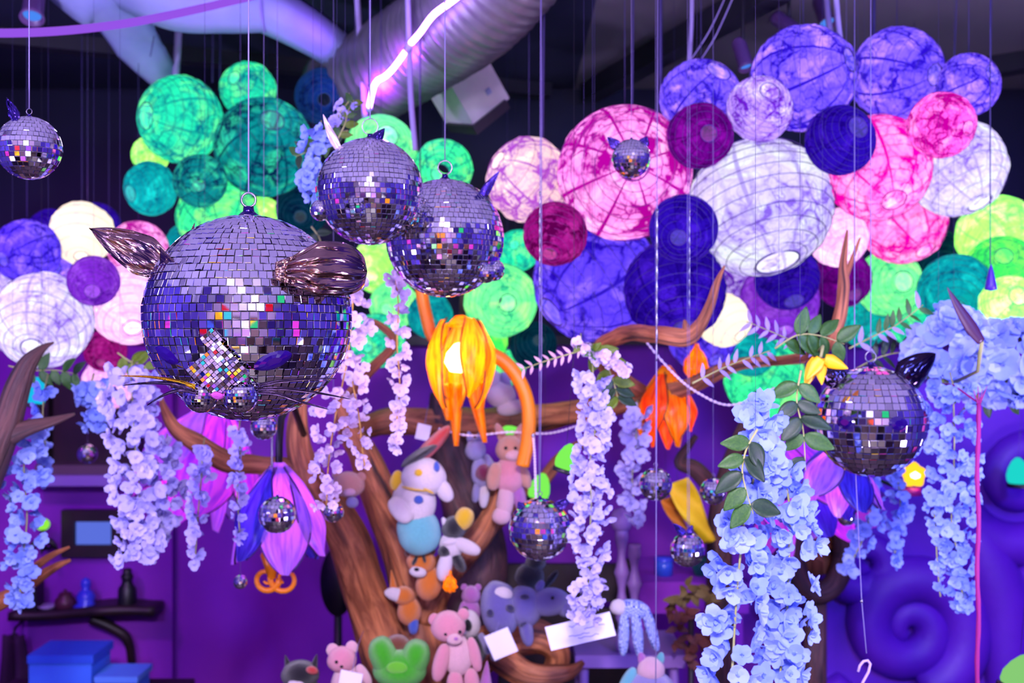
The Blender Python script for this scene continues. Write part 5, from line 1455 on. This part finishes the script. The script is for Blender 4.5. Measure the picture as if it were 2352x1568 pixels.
def plush(label, px, py, Y, parts, name='plush_toy', cat='soft toy', group='soft toys in the driftwood tree'):
    """parts: (name, x, y, toward camera, half-width, half-height, half-depth, tilt deg, material[, parent, shape])"""
    s = U(Y); t = thing(name, label, cat, at(px, py, Y), group); made = {}
    for q in parts:
        nm, x, y, d, rx, rz, ry, rot, mat = q[:9]
        par = q[9] if len(q) > 9 else None
        me = {'cap': CAP, 'cone': CONE}.get(q[10] if len(q) > 10 else None, EGG)
        M4 = Matrix.Translation(((x - px) * s, -d * s, -(y - py) * s)) @ Matrix.Rotation(math.radians(rot), 4, 'Y') @ Matrix.Diagonal((rx * s, ry * s, rz * s, 1))
        if par and par in made:
            o = obj(nm, me, mat, made[par]); o.matrix_basis = made[par].matrix_basis.inverted() @ M4
        else:
            o = obj(nm, me, mat, t, mat4=M4)
        made[nm] = o
    return t

plush('white plush with a dark wide hat, yellow ear and turquoise trousers in the tree fork', 960, 1140, 3.95, [
    ('body', 950, 1150, 0, 52, 58, 46, 0, pw), ('head', 975, 1092, 14, 52, 44, 44, 8, pw), ('trousers', 962, 1220, 0, 50, 54, 44, -18, pt, None, 'cap'),
    ('arm', 1020, 1122, 20, 18, 30, 18, -32, pw, None, 'cap'), ('arm', 924, 1165, 40, 22, 34, 18, -40, pw, None, 'cap'), ('ear', 912, 1102, 10, 15, 24, 12, 12, py_),
    ('hat', 966, 1042, 6, 52, 12, 40, -32, pb), ('hat_crown', 990, 1024, 2, 28, 26, 26, -15, prd, 'hat'), ('eye', 966, 1080, 52, 10, 9, 6, 0, py_, 'head'), ('eye', 1006, 1066, 46, 7, 12, 6, 0, pbl, 'head'),
    ('collar', 965, 1118, 12, 44, 7, 42, 6, py_), ('heart_patch', 965, 1141, 44, 11, 10, 5, 0, pbl), ('bell', 988, 1120, 52, 6, 6, 6, 0, py_, 'collar')])
plush('tan rabbit plush dangling behind the bowed orange lamp arm', 1165, 1090, 4.15, [
    ('head', 1172, 1030, 0, 34, 32, 30, 0, ptan), ('muzzle', 1178, 1042, 22, 18, 13, 14, 0, ppk, 'head'), ('body', 1170, 1090, 0, 36, 44, 32, 0, pk), ('arm', 1136, 1092, 14, 18, 32, 18, 12, ptan, None, 'cap'),
    ('arm', 1204, 1092, 8, 14, 30, 14, -20, ptan, None, 'cap'), ('leg', 1160, 1152, 8, 20, 40, 20, 6, ppk, None, 'cap'), ('leg', 1192, 1140, 0, 16, 36, 16, -12, pmau, None, 'cap'), ('foot', 1152, 1182, 14, 22, 20, 20, 0, ppk),
    ('ear', 1150, 996, 0, 11, 26, 8, -22, ptan), ('ear', 1192, 996, 0, 11, 26, 8, 22, ptan), ('eye', 1162, 1026, 29, 4, 4, 3, 0, m_eye, 'head'), ('eye', 1184, 1026, 29, 4, 4, 3, 0, m_eye, 'head')])
plush('lilac-grey plush in a maroon waistcoat hanging under the orange tulip', 1105, 1080, 4.2, [
    ('head', 1092, 1032, 0, 24, 26, 22, 0, pgl), ('body', 1106, 1086, 0, 24, 36, 22, -10, pgl), ('waistcoat', 1110, 1084, 4, 22, 24, 24, -8, pmar), ('leg', 1112, 1136, 4, 12, 30, 12, 4, pw, None, 'cap'), ('leg', 1096, 1126, 0, 11, 28, 11, 12, pgl, None, 'cap'),
    ('arm', 1126, 1066, 6, 10, 26, 10, -26, pgl, None, 'cap'), ('ear', 1080, 1008, 0, 8, 18, 6, -14, pgl), ('ear', 1102, 1006, 0, 8, 18, 6, 12, pgl)])
plush('black and white plush with a yellow hat on the right tree fork', 1042, 1255, 3.95, [
    ('head', 1042, 1212, 0, 28, 28, 26, 0, pb), ('hat', 1066, 1190, 4, 22, 26, 20, 22, py_, None, 'cap'), ('snout', 1034, 1240, 18, 18, 9, 12, -8, pw, 'head'), ('body', 1036, 1252, 0, 28, 30, 26, -20, pw),
    ('arm', 1072, 1252, 14, 16, 34, 15, -66, pw, None, 'cap'), ('leg', 1022, 1298, 12, 17, 34, 17, 12, pw, None, 'cap'), ('vest', 1022, 1262, 16, 16, 14, 14, 0, pb), ('ear', 1022, 1200, 4, 7, 14, 7, -20, pw, 'head'), ('leg', 1052, 1288, 6, 14, 28, 14, -30, pb, None, 'cap')])
plush('orange striped tiger plush face peeking below the turquoise trousers', 965, 1292, 4.0, [
    ('head', 968, 1288, 0, 34, 30, 28, 12, por), ('muzzle', 962, 1308, 22, 20, 13, 14, 10, pw, 'head'), ('ear', 940, 1268, 0, 11, 11, 7, 0, pbr, 'head'), ('ear', 990, 1264, 0, 11, 11, 7, 0, pbr, 'head'),
    ('body', 985, 1340, -4, 30, 40, 26, 10, por), ('stripe', 955, 1282, 27, 5, 12, 4, 24, pb, 'head'), ('stripe', 976, 1276, 28, 4, 11, 4, -10, pb, 'head'), ('nose', 960, 1300, 36, 6, 4, 4, 0, m_eye, 'head')])
plush('slate-violet hippo plush with dark spots lying across the tree to the right', 1195, 1395, 3.85, [
    ('body', 1150, 1398, 0, 66, 46, 46, 82, phip), ('chest', 1206, 1392, 0, 48, 42, 42, 80, phip), ('head', 1262, 1380, 6, 48, 32, 34, -8, phip), ('snout', 1298, 1392, 8, 20, 22, 26, -4, phip), ('leg', 1208, 1440, 14, 16, 40, 16, -10, phip, None, 'cap'),
    ('leg', 1146, 1470, 20, 18, 44, 18, 14, phip, None, 'cap'), ('ear', 1240, 1344, 6, 10, 14, 7, 10, phip, 'head'), ('spot', 1127, 1397, 44, 9, 9, 5, 0, psp, 'body'), ('spot', 1172, 1386, 44, 10, 9, 5, 0, psp, 'body'), ('spot', 1205, 1362, 36, 11, 6, 5, 0, psp, 'chest'), ('spot', 1202, 1424, 30, 8, 6, 5, 0, psp, 'leg'),
    ('bow', 1156, 1356, 26, 22, 14, 12, 8, pw), ('eye', 1268, 1364, 38, 4, 4, 3, 0, m_eye, 'head')])
plush('pink teddy bear hanging at the bottom of the tree', 1035, 1480, 3.7, [
    ('head', 1030, 1436, 6, 40, 36, 34, 0, pk), ('ear', 998, 1422, 0, 14, 14, 8, 0, pk, 'head'), ('ear', 1064, 1410, 0, 14, 14, 8, 0, pk, 'head'), ('muzzle', 1046, 1458, 36, 18, 13, 12, 0, ppk, 'head'), ('nose', 1050, 1454, 48, 5, 4, 3, 0, pmau, 'head'),
    ('eye', 1026, 1446, 38, 4, 4, 3, 0, m_eye, 'head'), ('eye', 1058, 1442, 34, 4, 4, 3, 0, m_eye, 'head'), ('body', 1052, 1504, 0, 34, 48, 30, 0, ppk), ('arm', 1014, 1516, 18, 18, 44, 18, 14, pk, None, 'cap'), ('arm', 1090, 1500, 8, 14, 40, 14, -14, pk, None, 'cap'), ('leg', 1046, 1570, 14, 20, 34, 20, 0, pk, None, 'cap'), ('leg', 1084, 1566, 6, 18, 34, 18, -6, pk, None, 'cap')])
plush('grey and white panda plush tucked behind the pink teddy bear', 1085, 1440, 3.95, [
    ('head', 1078, 1432, 0, 26, 32, 24, 0, pw), ('eye_patch', 1076, 1430, 22, 9, 14, 5, -10, pb, 'head'), ('body', 1090, 1490, 0, 28, 36, 24, 0, pb), ('ear', 1068, 1400, 0, 9, 9, 6, 0, pb, 'head'), ('arm', 1112, 1476, 6, 11, 26, 11, -20, pgl, None, 'cap')])
plush('small mauve bear plush sitting behind the hippo', 1082, 1372, 4.1, [
    ('head', 1082, 1366, 0, 22, 22, 20, 0, pmau), ('ear', 1066, 1348, 0, 8, 8, 5, 0, pmau), ('ear', 1098, 1348, 0, 8, 8, 5, 0, pmau), ('body', 1080, 1402, 0, 24, 30, 20, 0, pmau), ('arm', 1062, 1398, 8, 8, 20, 8, 14, pmau, None, 'cap')])
plush('lime green crescent plush with a wide open mouth at the bottom of the tree', 918, 1510, 3.7, [
    ('body', 918, 1534, 0, 62, 46, 50, 0, pgr), ('jaw', 884, 1508, 0, 34, 48, 40, -24, pgr, None, 'cap'), ('jaw', 952, 1512, 0, 34, 44, 40, 20, pgr, None, 'cap'), ('mouth_lining', 912, 1482, -14, 30, 22, 24, 0, pbr), ('pale_patch', 916, 1520, 46, 24, 14, 5, 0, plushm('light_lime_felt', (110, 215, 40)))])  # body carries a paler lime patch in front
plush('pink mouse plush with a card at the bottom left of the tree', 800, 1530, 3.7, [
    ('head', 786, 1512, 6, 34, 30, 30, 0, pk), ('ear', 764, 1492, 0, 15, 15, 7, 0, ppk, 'head'), ('ear', 808, 1486, 0, 15, 15, 7, 0, ppk, 'head'), ('body', 800, 1566, 0, 40, 40, 34, 0, ppk), ('arm', 838, 1546, 16, 13, 28, 13, -30, ppk, None, 'cap'), ('eye', 778, 1510, 35, 4, 4, 3, 0, m_eye, 'head'), ('nose', 790, 1520, 36, 4, 3, 3, 0, m_eye, 'head')])
plush('black cat plush with white muzzle at the bottom edge left of the pink mouse', 695, 1550, 3.8, [
    ('head', 690, 1546, 4, 44, 32, 34, 0, pb), ('muzzle', 686, 1562, 32, 20, 13, 10, 0, pw, 'head'), ('ear', 660, 1520, 2, 10, 18, 7, -14, pb, None, 'cone'), ('ear', 724, 1518, 2, 10, 18, 7, 14, pb, None, 'cone'), ('body', 700, 1600, 0, 44, 44, 36, 0, pb), ('bow', 722, 1530, 30, 14, 9, 8, 12, prd)])
plush('orange fox plush with white wings in the shadow of the left trunk', 935, 1400, 4.1, [
    ('body', 940, 1402, 0, 28, 34, 24, 0, por), ('head', 928, 1366, 6, 26, 22, 22, 0, por), ('wing', 912, 1362, 16, 28, 15, 10, 18, pw), ('hat', 902, 1330, 4, 10, 24, 10, -8, por, None, 'cone'), ('leg', 950, 1432, 8, 12, 22, 12, 0, pbl, None, 'cap')])
plush('black plush shape under the medium disco ball', 1222, 1310, 4.0, [
    ('body', 1216, 1322, 0, 34, 30, 26, 0, pb), ('head', 1230, 1290, 0, 24, 22, 22, 0, pb), ('ear', 1214, 1272, 0, 7, 12, 6, -8, pb), ('ear', 1246, 1272, 0, 7, 12, 6, 8, pb), ('tail', 1264, 1330, 6, 8, 26, 8, 40, pb, None, 'cap')])
plush('white plush with round feet in the branches right of the orange tulip', 1160, 915, 4.35, [
    ('body', 1150, 905, 0, 36, 32, 26, 20, pw), ('leg', 1175, 935, 12, 17, 34, 16, 78, pw, None, 'cap'), ('leg', 1160, 880, 0, 14, 26, 14, -12, pgl, None, 'cap'), ('head', 1130, 872, -6, 26, 24, 22, 0, pw)])
plush('round tan plush head resting on the left branch near the blossom tip', 800, 1110, 3.9, [
    ('head', 800, 1112, 0, 38, 30, 30, 0, ptan), ('ear', 774, 1090, 4, 11, 11, 6, 0, ptan), ('ear', 830, 1094, 4, 11, 11, 6, 0, ptan), ('muzzle', 806, 1126, 24, 14, 10, 10, 0, ppk), ('pompom', 812, 1150, 20, 14, 13, 12, 0, pgl)])
m_plaid = NT('blue_plaid_cloth')
tcn = m_plaid.n('TexCoord'); ck = m_plaid.n('TexChecker'); ck.inputs['Scale'].default_value = 7
ck.inputs[1].default_value = (*lin((190, 200, 240)), 1); ck.inputs[2].default_value = (*lin((40, 60, 160)), 1)
m_plaid.l(tcn.outputs['Object'], ck.inputs[0]); bsd = m_plaid.n('BsdfPrincipled'); m_plaid.l(ck.outputs[0], bsd.inputs[0]); bsd.inputs['Roughness'].default_value = .9
m_plaid.l(bsd.outputs[0], m_plaid.out.inputs[0]); m_plaid = m_plaid.m
plush('blue plaid long-legged plush hanging beside the white card', 1460, 1420, 3.8, [
    ('body', 1455, 1398, 0, 40, 22, 24, 10, m_plaid), ('leg', 1432, 1450, 8, 13, 54, 13, 2, m_plaid, None, 'cap'), ('leg', 1462, 1448, 14, 13, 58, 13, -6, m_plaid, None, 'cap'), ('leg', 1494, 1440, 6, 13, 56, 13, -16, m_plaid, None, 'cap'), ('head', 1420, 1392, 6, 20, 18, 18, 0, pw)])
plush('pale plush with coloured patches cut by the bottom edge', 1490, 1552, 3.7, [
    ('body', 1490, 1580, 0, 60, 44, 44, 0, pgl), ('head', 1494, 1534, 6, 32, 28, 28, 0, ppk), ('ear', 1474, 1512, 4, 10, 16, 7, -12, pmau), ('ear', 1516, 1512, 4, 10, 16, 7, 12, pt), ('arm', 1440, 1560, 10, 14, 34, 14, 30, pt, None, 'cap')])
plush('violet pointed plush tail below the hippo at the bottom', 1115, 1545, 3.75, [
    ('body', 1116, 1560, 0, 20, 44, 18, 4, pmau, None, 'cone'), ('base', 1114, 1600, 0, 30, 30, 26, 0, pmau)])

# ------------------------------------------------------------------ cards
m_card = principled('white_card', (226, 220, 240), .6); m_ink = principled('pencil_ink', (90, 84, 130), .7)
def card(label, cx, cy, hw, hh, ang, Y, marks):
    s = U(Y); t = thing('paper_card', label, 'card', at(cx, cy, Y))
    M4 = Matrix.Rotation(math.radians(ang), 4, 'Y') @ Matrix.Rotation(math.radians(-6), 4, 'Z')
    obj('sheet', MB().box((0, 0, 0), (hw * s, .0015, hh * s)).mesh('sheet', False), m_card, t, mat4=M4)
    rng = random.Random(int(cx))
    for k in range(marks):
        x0 = rng.uniform(-.75, .2) * hw; y0 = hh * (.55 - 1.1 * k / max(1, marks - 1))
        pts = [Vector(((x0 + i * hw * .09) * s, -.0022, (y0 + rng.uniform(-3, 3)) * s)) for i in range(8)]
        obj('scribble', MB().tube(pts, .0009, 4), m_ink, t, mat4=M4)
    obj('tie_string', MB().tube([M4 @ Vector((0, 0, hh * s)), Vector((0.01, .1, hh * s + .06)), Vector((0.0, .3, hh * s + .05))], .0012, 5), m_string, t)
card('tilted white card with faint writing at the end of the centre blossom strand', 1333, 1449, 77, 28, -15, 3.4, 4)
card('small white tag in front of the hippo leg', 1151, 1478, 30, 30, -24, 3.75, 0)
card('small white paper tag above the dark hat of the white plush', 972, 992, 16, 18, 12, 4.2, 0)
card('small card under the pink mouse plush at the bottom edge', 806, 1558, 26, 16, 10, 3.55, 0)

# ------------------------------------------------------------------ clutter behind the tree on the right
m_lil = principled('lilac_painted_wood', (150, 110, 190), .5)
t = thing('spindle_chair', 'lilac chair back with turned spindles behind the centre blossom strand', 'chair', (at(1445, 0, 4.6).x, 4.6, 0))
s = U(4.6)
def turn(x, ytop, ybot, k):
    n = 26; pts = []; rad = []
    for i in range(n):
        u = i / (n - 1); y = ytop + (ybot - ytop) * u
        pts.append(at(x, y, 4.6) - t.location); rad.append((12 + 3.5 * math.sin(u * 22) + (3 if i % 9 == 0 else 0)) * s)
    obj('spindle', MB().tube(pts, rad, 12), m_lil, t)
turn(1428, 1210, 1500, 0); turn(1457, 1250, 1500, 1)
obj('finial', MB().lathe([(.0001, -28 * s), (20 * s, -20 * s), (28 * s, 0), (20 * s, 22 * s), (.0001, 30 * s)], 18), m_lil, t, loc=at(1428, 1195, 4.6) - t.location)
zs = at(0, 1500, 4.6).z
obj('seat', MB().box((0, .15, zs - .02), (.22, .2, .025)).mesh('seat', False), m_lil, t)
for x in (-.18, .18):
    for y in (0, .3): obj('leg', MB().tube([(x, y, zs - .03), (x * 1.1, y, 0)], .018, 8), m_lil, t)
m_ycl = principled('yellow_cloth', (235, 205, 10), .7, col2=(220, 180, 10), nscale=5); m_ocl = principled('orange_cloth', (200, 120, 30), .7)
def pennant(label, a, b, w, Y, mat):
    t = thing('pennant', label, 'cloth', at(*a, Y))
    A = Vector(); B = at(*b, Y) - t.location; nrm = Vector((B.z, 0, -B.x)).normalized()
    obj('cloth', MB().sheet(lambda u, v: A.lerp(B, u) + nrm * v * w * U(Y) * (.55 + .45 * math.sin(PI * min(1, .2 + u))) + Vector((0, .02 * math.sin(6 * u + 2 * v), 0)), 14, 8, .006), mat, t)
    obj('cord', MB().tube([A, Vector((0, .02, .05)), Vector((0, .1, CEIL - t.location.z))], .0006, 5), m_dcord, t)
pennant('broad yellow cloth strip slanting behind the little disco balls', (1556, 1105), (1628, 1245), 30, 4.4, m_ycl)
pennant('narrow orange cloth strip left of the yellow one', (1530, 1145), (1575, 1225), 16, 4.5, m_ocl)
m_dry = principled('dry_leaf', (126, 60, 44), .7, col2=(90, 40, 36), nscale=8); m_dry2 = principled('olive_dry_leaf', (110, 92, 40), .7)
t = thing('dried_leaf_bush', 'bush of rusty dry leaves behind the blue cascade at the bottom', 'plant', at(1590, 1500, 4.4))
rng = random.Random(5); s = U(4.4)
for k in range(60):
    a = rng.uniform(0, 2 * PI); r_ = math.sqrt(rng.random())
    p = Vector((math.cos(a) * r_ * 62 * s, rng.uniform(-.05, .08), (70 + math.sin(a) * r_ * 85) * s))
    put_leaf(t, p, (rng.gauss(0, 1), -.5, rng.gauss(0, 1)), rng.uniform(24, 40) * s, m_dry if p.z < 100 * s else m_dry2, LEAF)
obj('stem', MB().tube([(0, .03, .15), (0, .03, -t.location.z)], .012, 8), m_dark_wood, t)
t = thing('violet_table', 'violet table edge behind the little bow-tied disco ball', 'table', (at(1570, 0, 5.25).x, 5.25, 0))
zt = at(0, 1325, 5.25).z
obj('top', MB().box((0, .1, zt - .05), (.26, .3, .07)).mesh('top', False), m_purple_wall, t)
for x in (-.22, .22):
    for y in (-.15, .35): obj('leg', MB().box((x, y, (zt - .12) / 2), (.02, .02, (zt - .12) / 2)).mesh('leg', False), m_purple_wall, t)
t = thing('blue_tin', 'small blue tin on the violet table', 'tin', at(1525, 1303, 5.2))
obj('can', MB().lathe([(.0001, -.04), (.04, -.04), (.041, .04), (.0001, .041)], 18), principled('blue_tin_paint', (50, 90, 220), .3), t); obj('lid', MB().lathe([(.043, .034), (.043, .048), (.0001, .05)], 18), m_bluefig, t)
t = thing('green_pot', 'small green pot at the right end of the violet table', 'pot', at(1610, 1300, 5.2))
obj('pot', MB().lathe([(.0001, -.045), (.03, -.045), (.05, .03), (.045, .03), (.0001, .0)], 18), principled('green_glaze', (30, 140, 110), .3), t); obj('rim', MB().lathe([(.05, .026), (.055, .03), (.052, .04), (.046, .036)], 18), principled('green_glaze_rim', (20, 110, 90), .3), t)
t = thing('hollow_stump', 'brown hollow log slice behind the pink lily petals', 'log', at(1880, 1260, 4.9))
pts = []
rng = random.Random(8)
obj('bark', MB().tube([(.11 * math.cos(2 * PI * k / 28), 0, .19 * math.sin(2 * PI * k / 28)) for k in range(28)], .05, 10, closed=True), m_wood_dark, t)
obj('back_disc', MB().tube([(0, .02, 0), (0, .05, 0)], .12, 24), m_wood, t); obj('foot', MB().tube([(0, .05, -.15), (0, .05, -t.location.z)], .05, 10), m_wood_dark, t)
t = thing('dark_crate', 'dark wooden crate stack behind the hippo and blossom strand', 'crate', (at(1300, 0, 5.2).x, 5.2, 0))
for k in range(5):
    obj('slat', MB().box((0, 0, .1 + k * .2), (.3, .02, .085)).mesh('slat', False), m_dark_wood, t)
for x in (-.29, .29): obj('post', MB().box((x, .03, .5), (.02, .02, .5)).mesh('post', False), m_dark_wood, t)

# ------------------------------------------------------------------ the shop behind the viewer; lamps, banners and poufs are added to colour the mirrors
hot = {k: glow('lantern_glow_' + k, c, st) for k, c, st in (('yellow', (255, 200, 20), 1.6), ('orange', (255, 140, 20), 1.5), ('red', (220, 20, 40), 1.1), ('cyan', (60, 200, 230), 1.2), ('magenta', (230, 60, 220), 1.2), ('blue', (70, 90, 240), 1.2), ('white', (235, 225, 255), 1.4), ('green', (40, 200, 130), 1.2))}
words = {'yellow': 'yellow', 'orange': 'orange', 'red': 'red', 'cyan': 'cyan', 'magenta': 'magenta', 'blue': 'blue', 'white': 'white', 'green': 'green'}
k = 0
seen_col = {}
spotsR = [(-2.3, .2, 1.9, .16, 'blue'), (-1.7, -1.2, 1.75, .15, 'yellow'), (-.9, -1.6, 1.55, .16, 'orange'), (-.4, -2.2, 2.05, .18, 'magenta'), (.5, -1.4, 1.65, .14, 'yellow'), (1.1, -2.0, 1.95, .17, 'cyan'), (1.7, -1.0, 1.6, .15, 'red'), (2.3, -.2, 1.85, .17, 'blue'),
          (.1, -3.0, 1.35, .2, 'white'), (-1.5, -2.8, 2.2, .2, 'cyan'), (2.0, -2.6, 2.2, .18, 'magenta'), (-2.6, -1.9, 1.3, .18, 'red'), (1.0, -2.3, 1.2, .17, 'green'), (-.6, -.9, 1.25, .1, 'yellow'), (2.7, 1.0, 1.6, .15, 'magenta'), (-2.9, 1.5, 1.9, .15, 'magenta'), (1.5, .0, 1.2, .1, 'orange'), (-1.25, .5, 1.5, .08, 'orange'), (.95, .45, 1.45, .07, 'white'), (-.85, .2, 2.5, .07, 'red'), (1.3, .8, 2.45, .08, 'green'), (-1.7, 1.0, 1.25, .09, 'white'), (.85, .8, 1.15, .07, 'blue')]
ordw = ['nearest', 'second', 'third', 'fourth']
for (x, y, z, r_, cl) in spotsR:
    n_ = seen_col.get(cl, 0); seen_col[cl] = n_ + 1
    t = thing('added_globe_lamp', f'{words[cl]} globe lamp added to be mirrored in the disco balls, {ordw[n_]} of its colour', 'lamp', (x, y, z), 'globe lamps added behind the viewer')
    r_ *= 1.35
    obj('globe', SHELLS[2][0], hot[cl], t, mat4=Matrix.Scale(r_, 4)); obj('rib_wire', SHELLS[2][1], m_rib, t, mat4=Matrix.Scale(r_, 4))
    obj('cord', MB().tube([(0, 0, r_ * .93), (0, 0, CEIL - z)], .003, 5), m_dcord, t)
t = thing('exit_sign', 'glowing red-orange exit sign above the rear wall, mirrored in the gem eye', 'sign', (-1.2, -4.19, 2.5))
obj('case', MB().box((0, -.0, 0), (.2, .02, .11)).mesh('case', False), m_black, t)
fc = bpy.data.curves.new('lettering', 'FONT'); fc.body = 'EXIT'; fc.size = .16; fc.align_x = 'CENTER'; fc.align_y = 'CENTER'; fc.extrude = .004
fo = bpy.data.objects.new('lettering_source', fc); COL.objects.link(fo)
bpy.context.view_layer.update()
lm = bpy.data.meshes.new_from_object(fo.evaluated_get(bpy.context.evaluated_depsgraph_get())); bpy.data.objects.remove(fo)
lm.materials.clear()
obj('lettering', lm, glow('exit_red', (255, 70, 20), 3), t, mat4=Matrix.Translation((0, .026, 0)) @ Euler((PI / 2, 0, PI)).to_matrix().to_4x4())
# printed cloth banners added on the rear wall as colour for the mirrors
for k, (x, z, w, h, c, nm) in enumerate([(-3.0, 1.6, .28, .5, (240, 180, 20), 'saffron yellow'), (-2.3, 1.3, .26, .4, (40, 160, 200), 'turquoise'), (-1.6, 1.75, .3, .45, (200, 40, 60), 'crimson'), (-.85, 1.35, .28, .42, (235, 225, 240), 'white'), (-.1, 1.8, .26, .5, (230, 120, 30), 'orange'),
        (.6, 1.4, .3, .45, (120, 60, 220), 'violet'), (1.3, 1.75, .28, .45, (230, 190, 60), 'pale gold'), (2.0, 1.35, .28, .42, (40, 80, 220), 'cobalt blue'), (2.7, 1.7, .28, .5, (220, 60, 190), 'magenta')]):
    b = thing('added_banner', f'{nm} cloth banner added on the rear wall to be mirrored in the disco balls', 'banner', (x, -4.17, z))
    obj('cloth', MB().sheet(lambda u, v: Vector((v * w, .012 * math.sin(9 * v + k), h - 2 * h * u)), 6, 14, .006), principled('banner_' + nm.replace(' ', '_'), c, .8), b)
    obj('rod', MB().tube([(-w - .03, 0, h), (w + .03, 0, h)], .012, 8), m_dark_wood, b)
t = thing('display_counter', 'long dark display counter standing behind the viewer', 'counter', (0, -2.9, 0))
for k, (x, y, z, w, c, nm) in enumerate([(-2.6, -.6, 0, .3, (235, 185, 30), 'yellow'), (-1.9, -2.0, 0, .32, (60, 90, 230), 'royal blue'), (-.9, .1, 0, .22, (190, 120, 60), 'caramel'), (.4, -.9, 0, .26, (200, 50, 90), 'cherry red'), (1.3, -.3, 0, .26, (230, 220, 245), 'chalk white'), (2.2, -1.6, 0, .34, (40, 170, 190), 'teal'), (2.7, .6, 0, .28, (170, 60, 220), 'bright violet'), (-2.9, 1.6, 0, .26, (110, 80, 230), 'periwinkle'), (1.1, .9, 0, .22, (240, 160, 30), 'amber')]):  # poufs added out of view to give the mirrors colour
    b = thing('pouf_seat', f'{nm} round pouf added on the floor behind the viewer, mirrored in the disco balls', 'pouf', (x, y, 0))
    obj('cushion', MB().lathe([(.0001, .001), (w * .9, .001), (w, .06), (w * 1.03, .22), (w * .95, .38), (w * .7, .42), (.0001, .43)], 24, .02), principled('pouf_' + nm.replace(' ', '_'), c, .8), b)
    obj('button', MB().lathe([(.03, .425), (.02, .44), (.0001, .442)], 12), m_dark_wood, b)
obj('body', MB().box((0, 0, .45), (1.6, .3, .45)).mesh('body', False), m_dark_wood, t); obj('worktop', MB().box((0, 0, .92), (1.66, .35, .02)).mesh('worktop', False), m_lil, t)

# display tables with gift boxes, added below the frame only to colour the mirrors
gifts = [((245, 190, 20), 'yellow'), ((20, 16, 26), 'black'), ((60, 190, 200), 'aqua'), ((235, 230, 250), 'white'), ((200, 30, 60), 'scarlet'), ((80, 70, 230), 'ultramarine'), ((240, 140, 30), 'tangerine'), ((150, 60, 210), 'orchid'), ((30, 30, 80), 'midnight blue'), ((120, 210, 120), 'spring green'), ((230, 120, 200), 'candy pink'), ((250, 225, 120), 'butter'), ((90, 50, 30), 'chestnut')]
for tx, ty, tw, td, nm, off in ((-1.1, .75, .95, .5, 'left', 0), (1.3, .9, .6, .5, 'right', 6)):
    t = thing('added_table', f'dark display table added below the view on the {nm}, mirrored in the disco balls', 'table', (tx, ty, 0))
    obj('top', MB().box((0, 0, .78), (tw, td, .025)).mesh('top', False), m_dark_wood, t)
    for x in (-1, 1):
        for y in (-1, 1): obj('leg', MB().box((x * (tw - .06), y * (td - .06), .377), (.03, .03, .377)).mesh('leg', False), m_dark_wood, t)
    rng = random.Random(off + 3)
    nx = 5 if tw > .8 else 3
    for i in range(nx):
        for j in range(3):
            c, cn = gifts[(i * 3 + j + off) % len(gifts)]
            w = rng.uniform(.09, .14); h = rng.uniform(.08, .2)
            b = thing('gift_box', f'{cn} gift box added on the {nm} display table, row {("front", "middle", "back")[j]}', 'box', (tx + (i - (nx - 1) / 2) * (2 * tw - .3) / nx, ty + (j - 1) * .31, .805), 'gift boxes added on the display tables')
            mt = principled('gift_' + cn.replace(' ', '_'), c, .4)
            obj('carton', MB().box((0, 0, h / 2), (w, w * .9, h / 2)).mesh('carton', False), mt, b)
            obj('lid', MB().box((0, 0, h + .012), (w * 1.05, w * .95, .018)).mesh('lid', False), mt, b)
            obj('ribbon', MB().box((0, 0, h / 2 + .016), (w * .15, w * .96, h / 2 + .0165)).mesh('ribbon', False), m_lil, b)
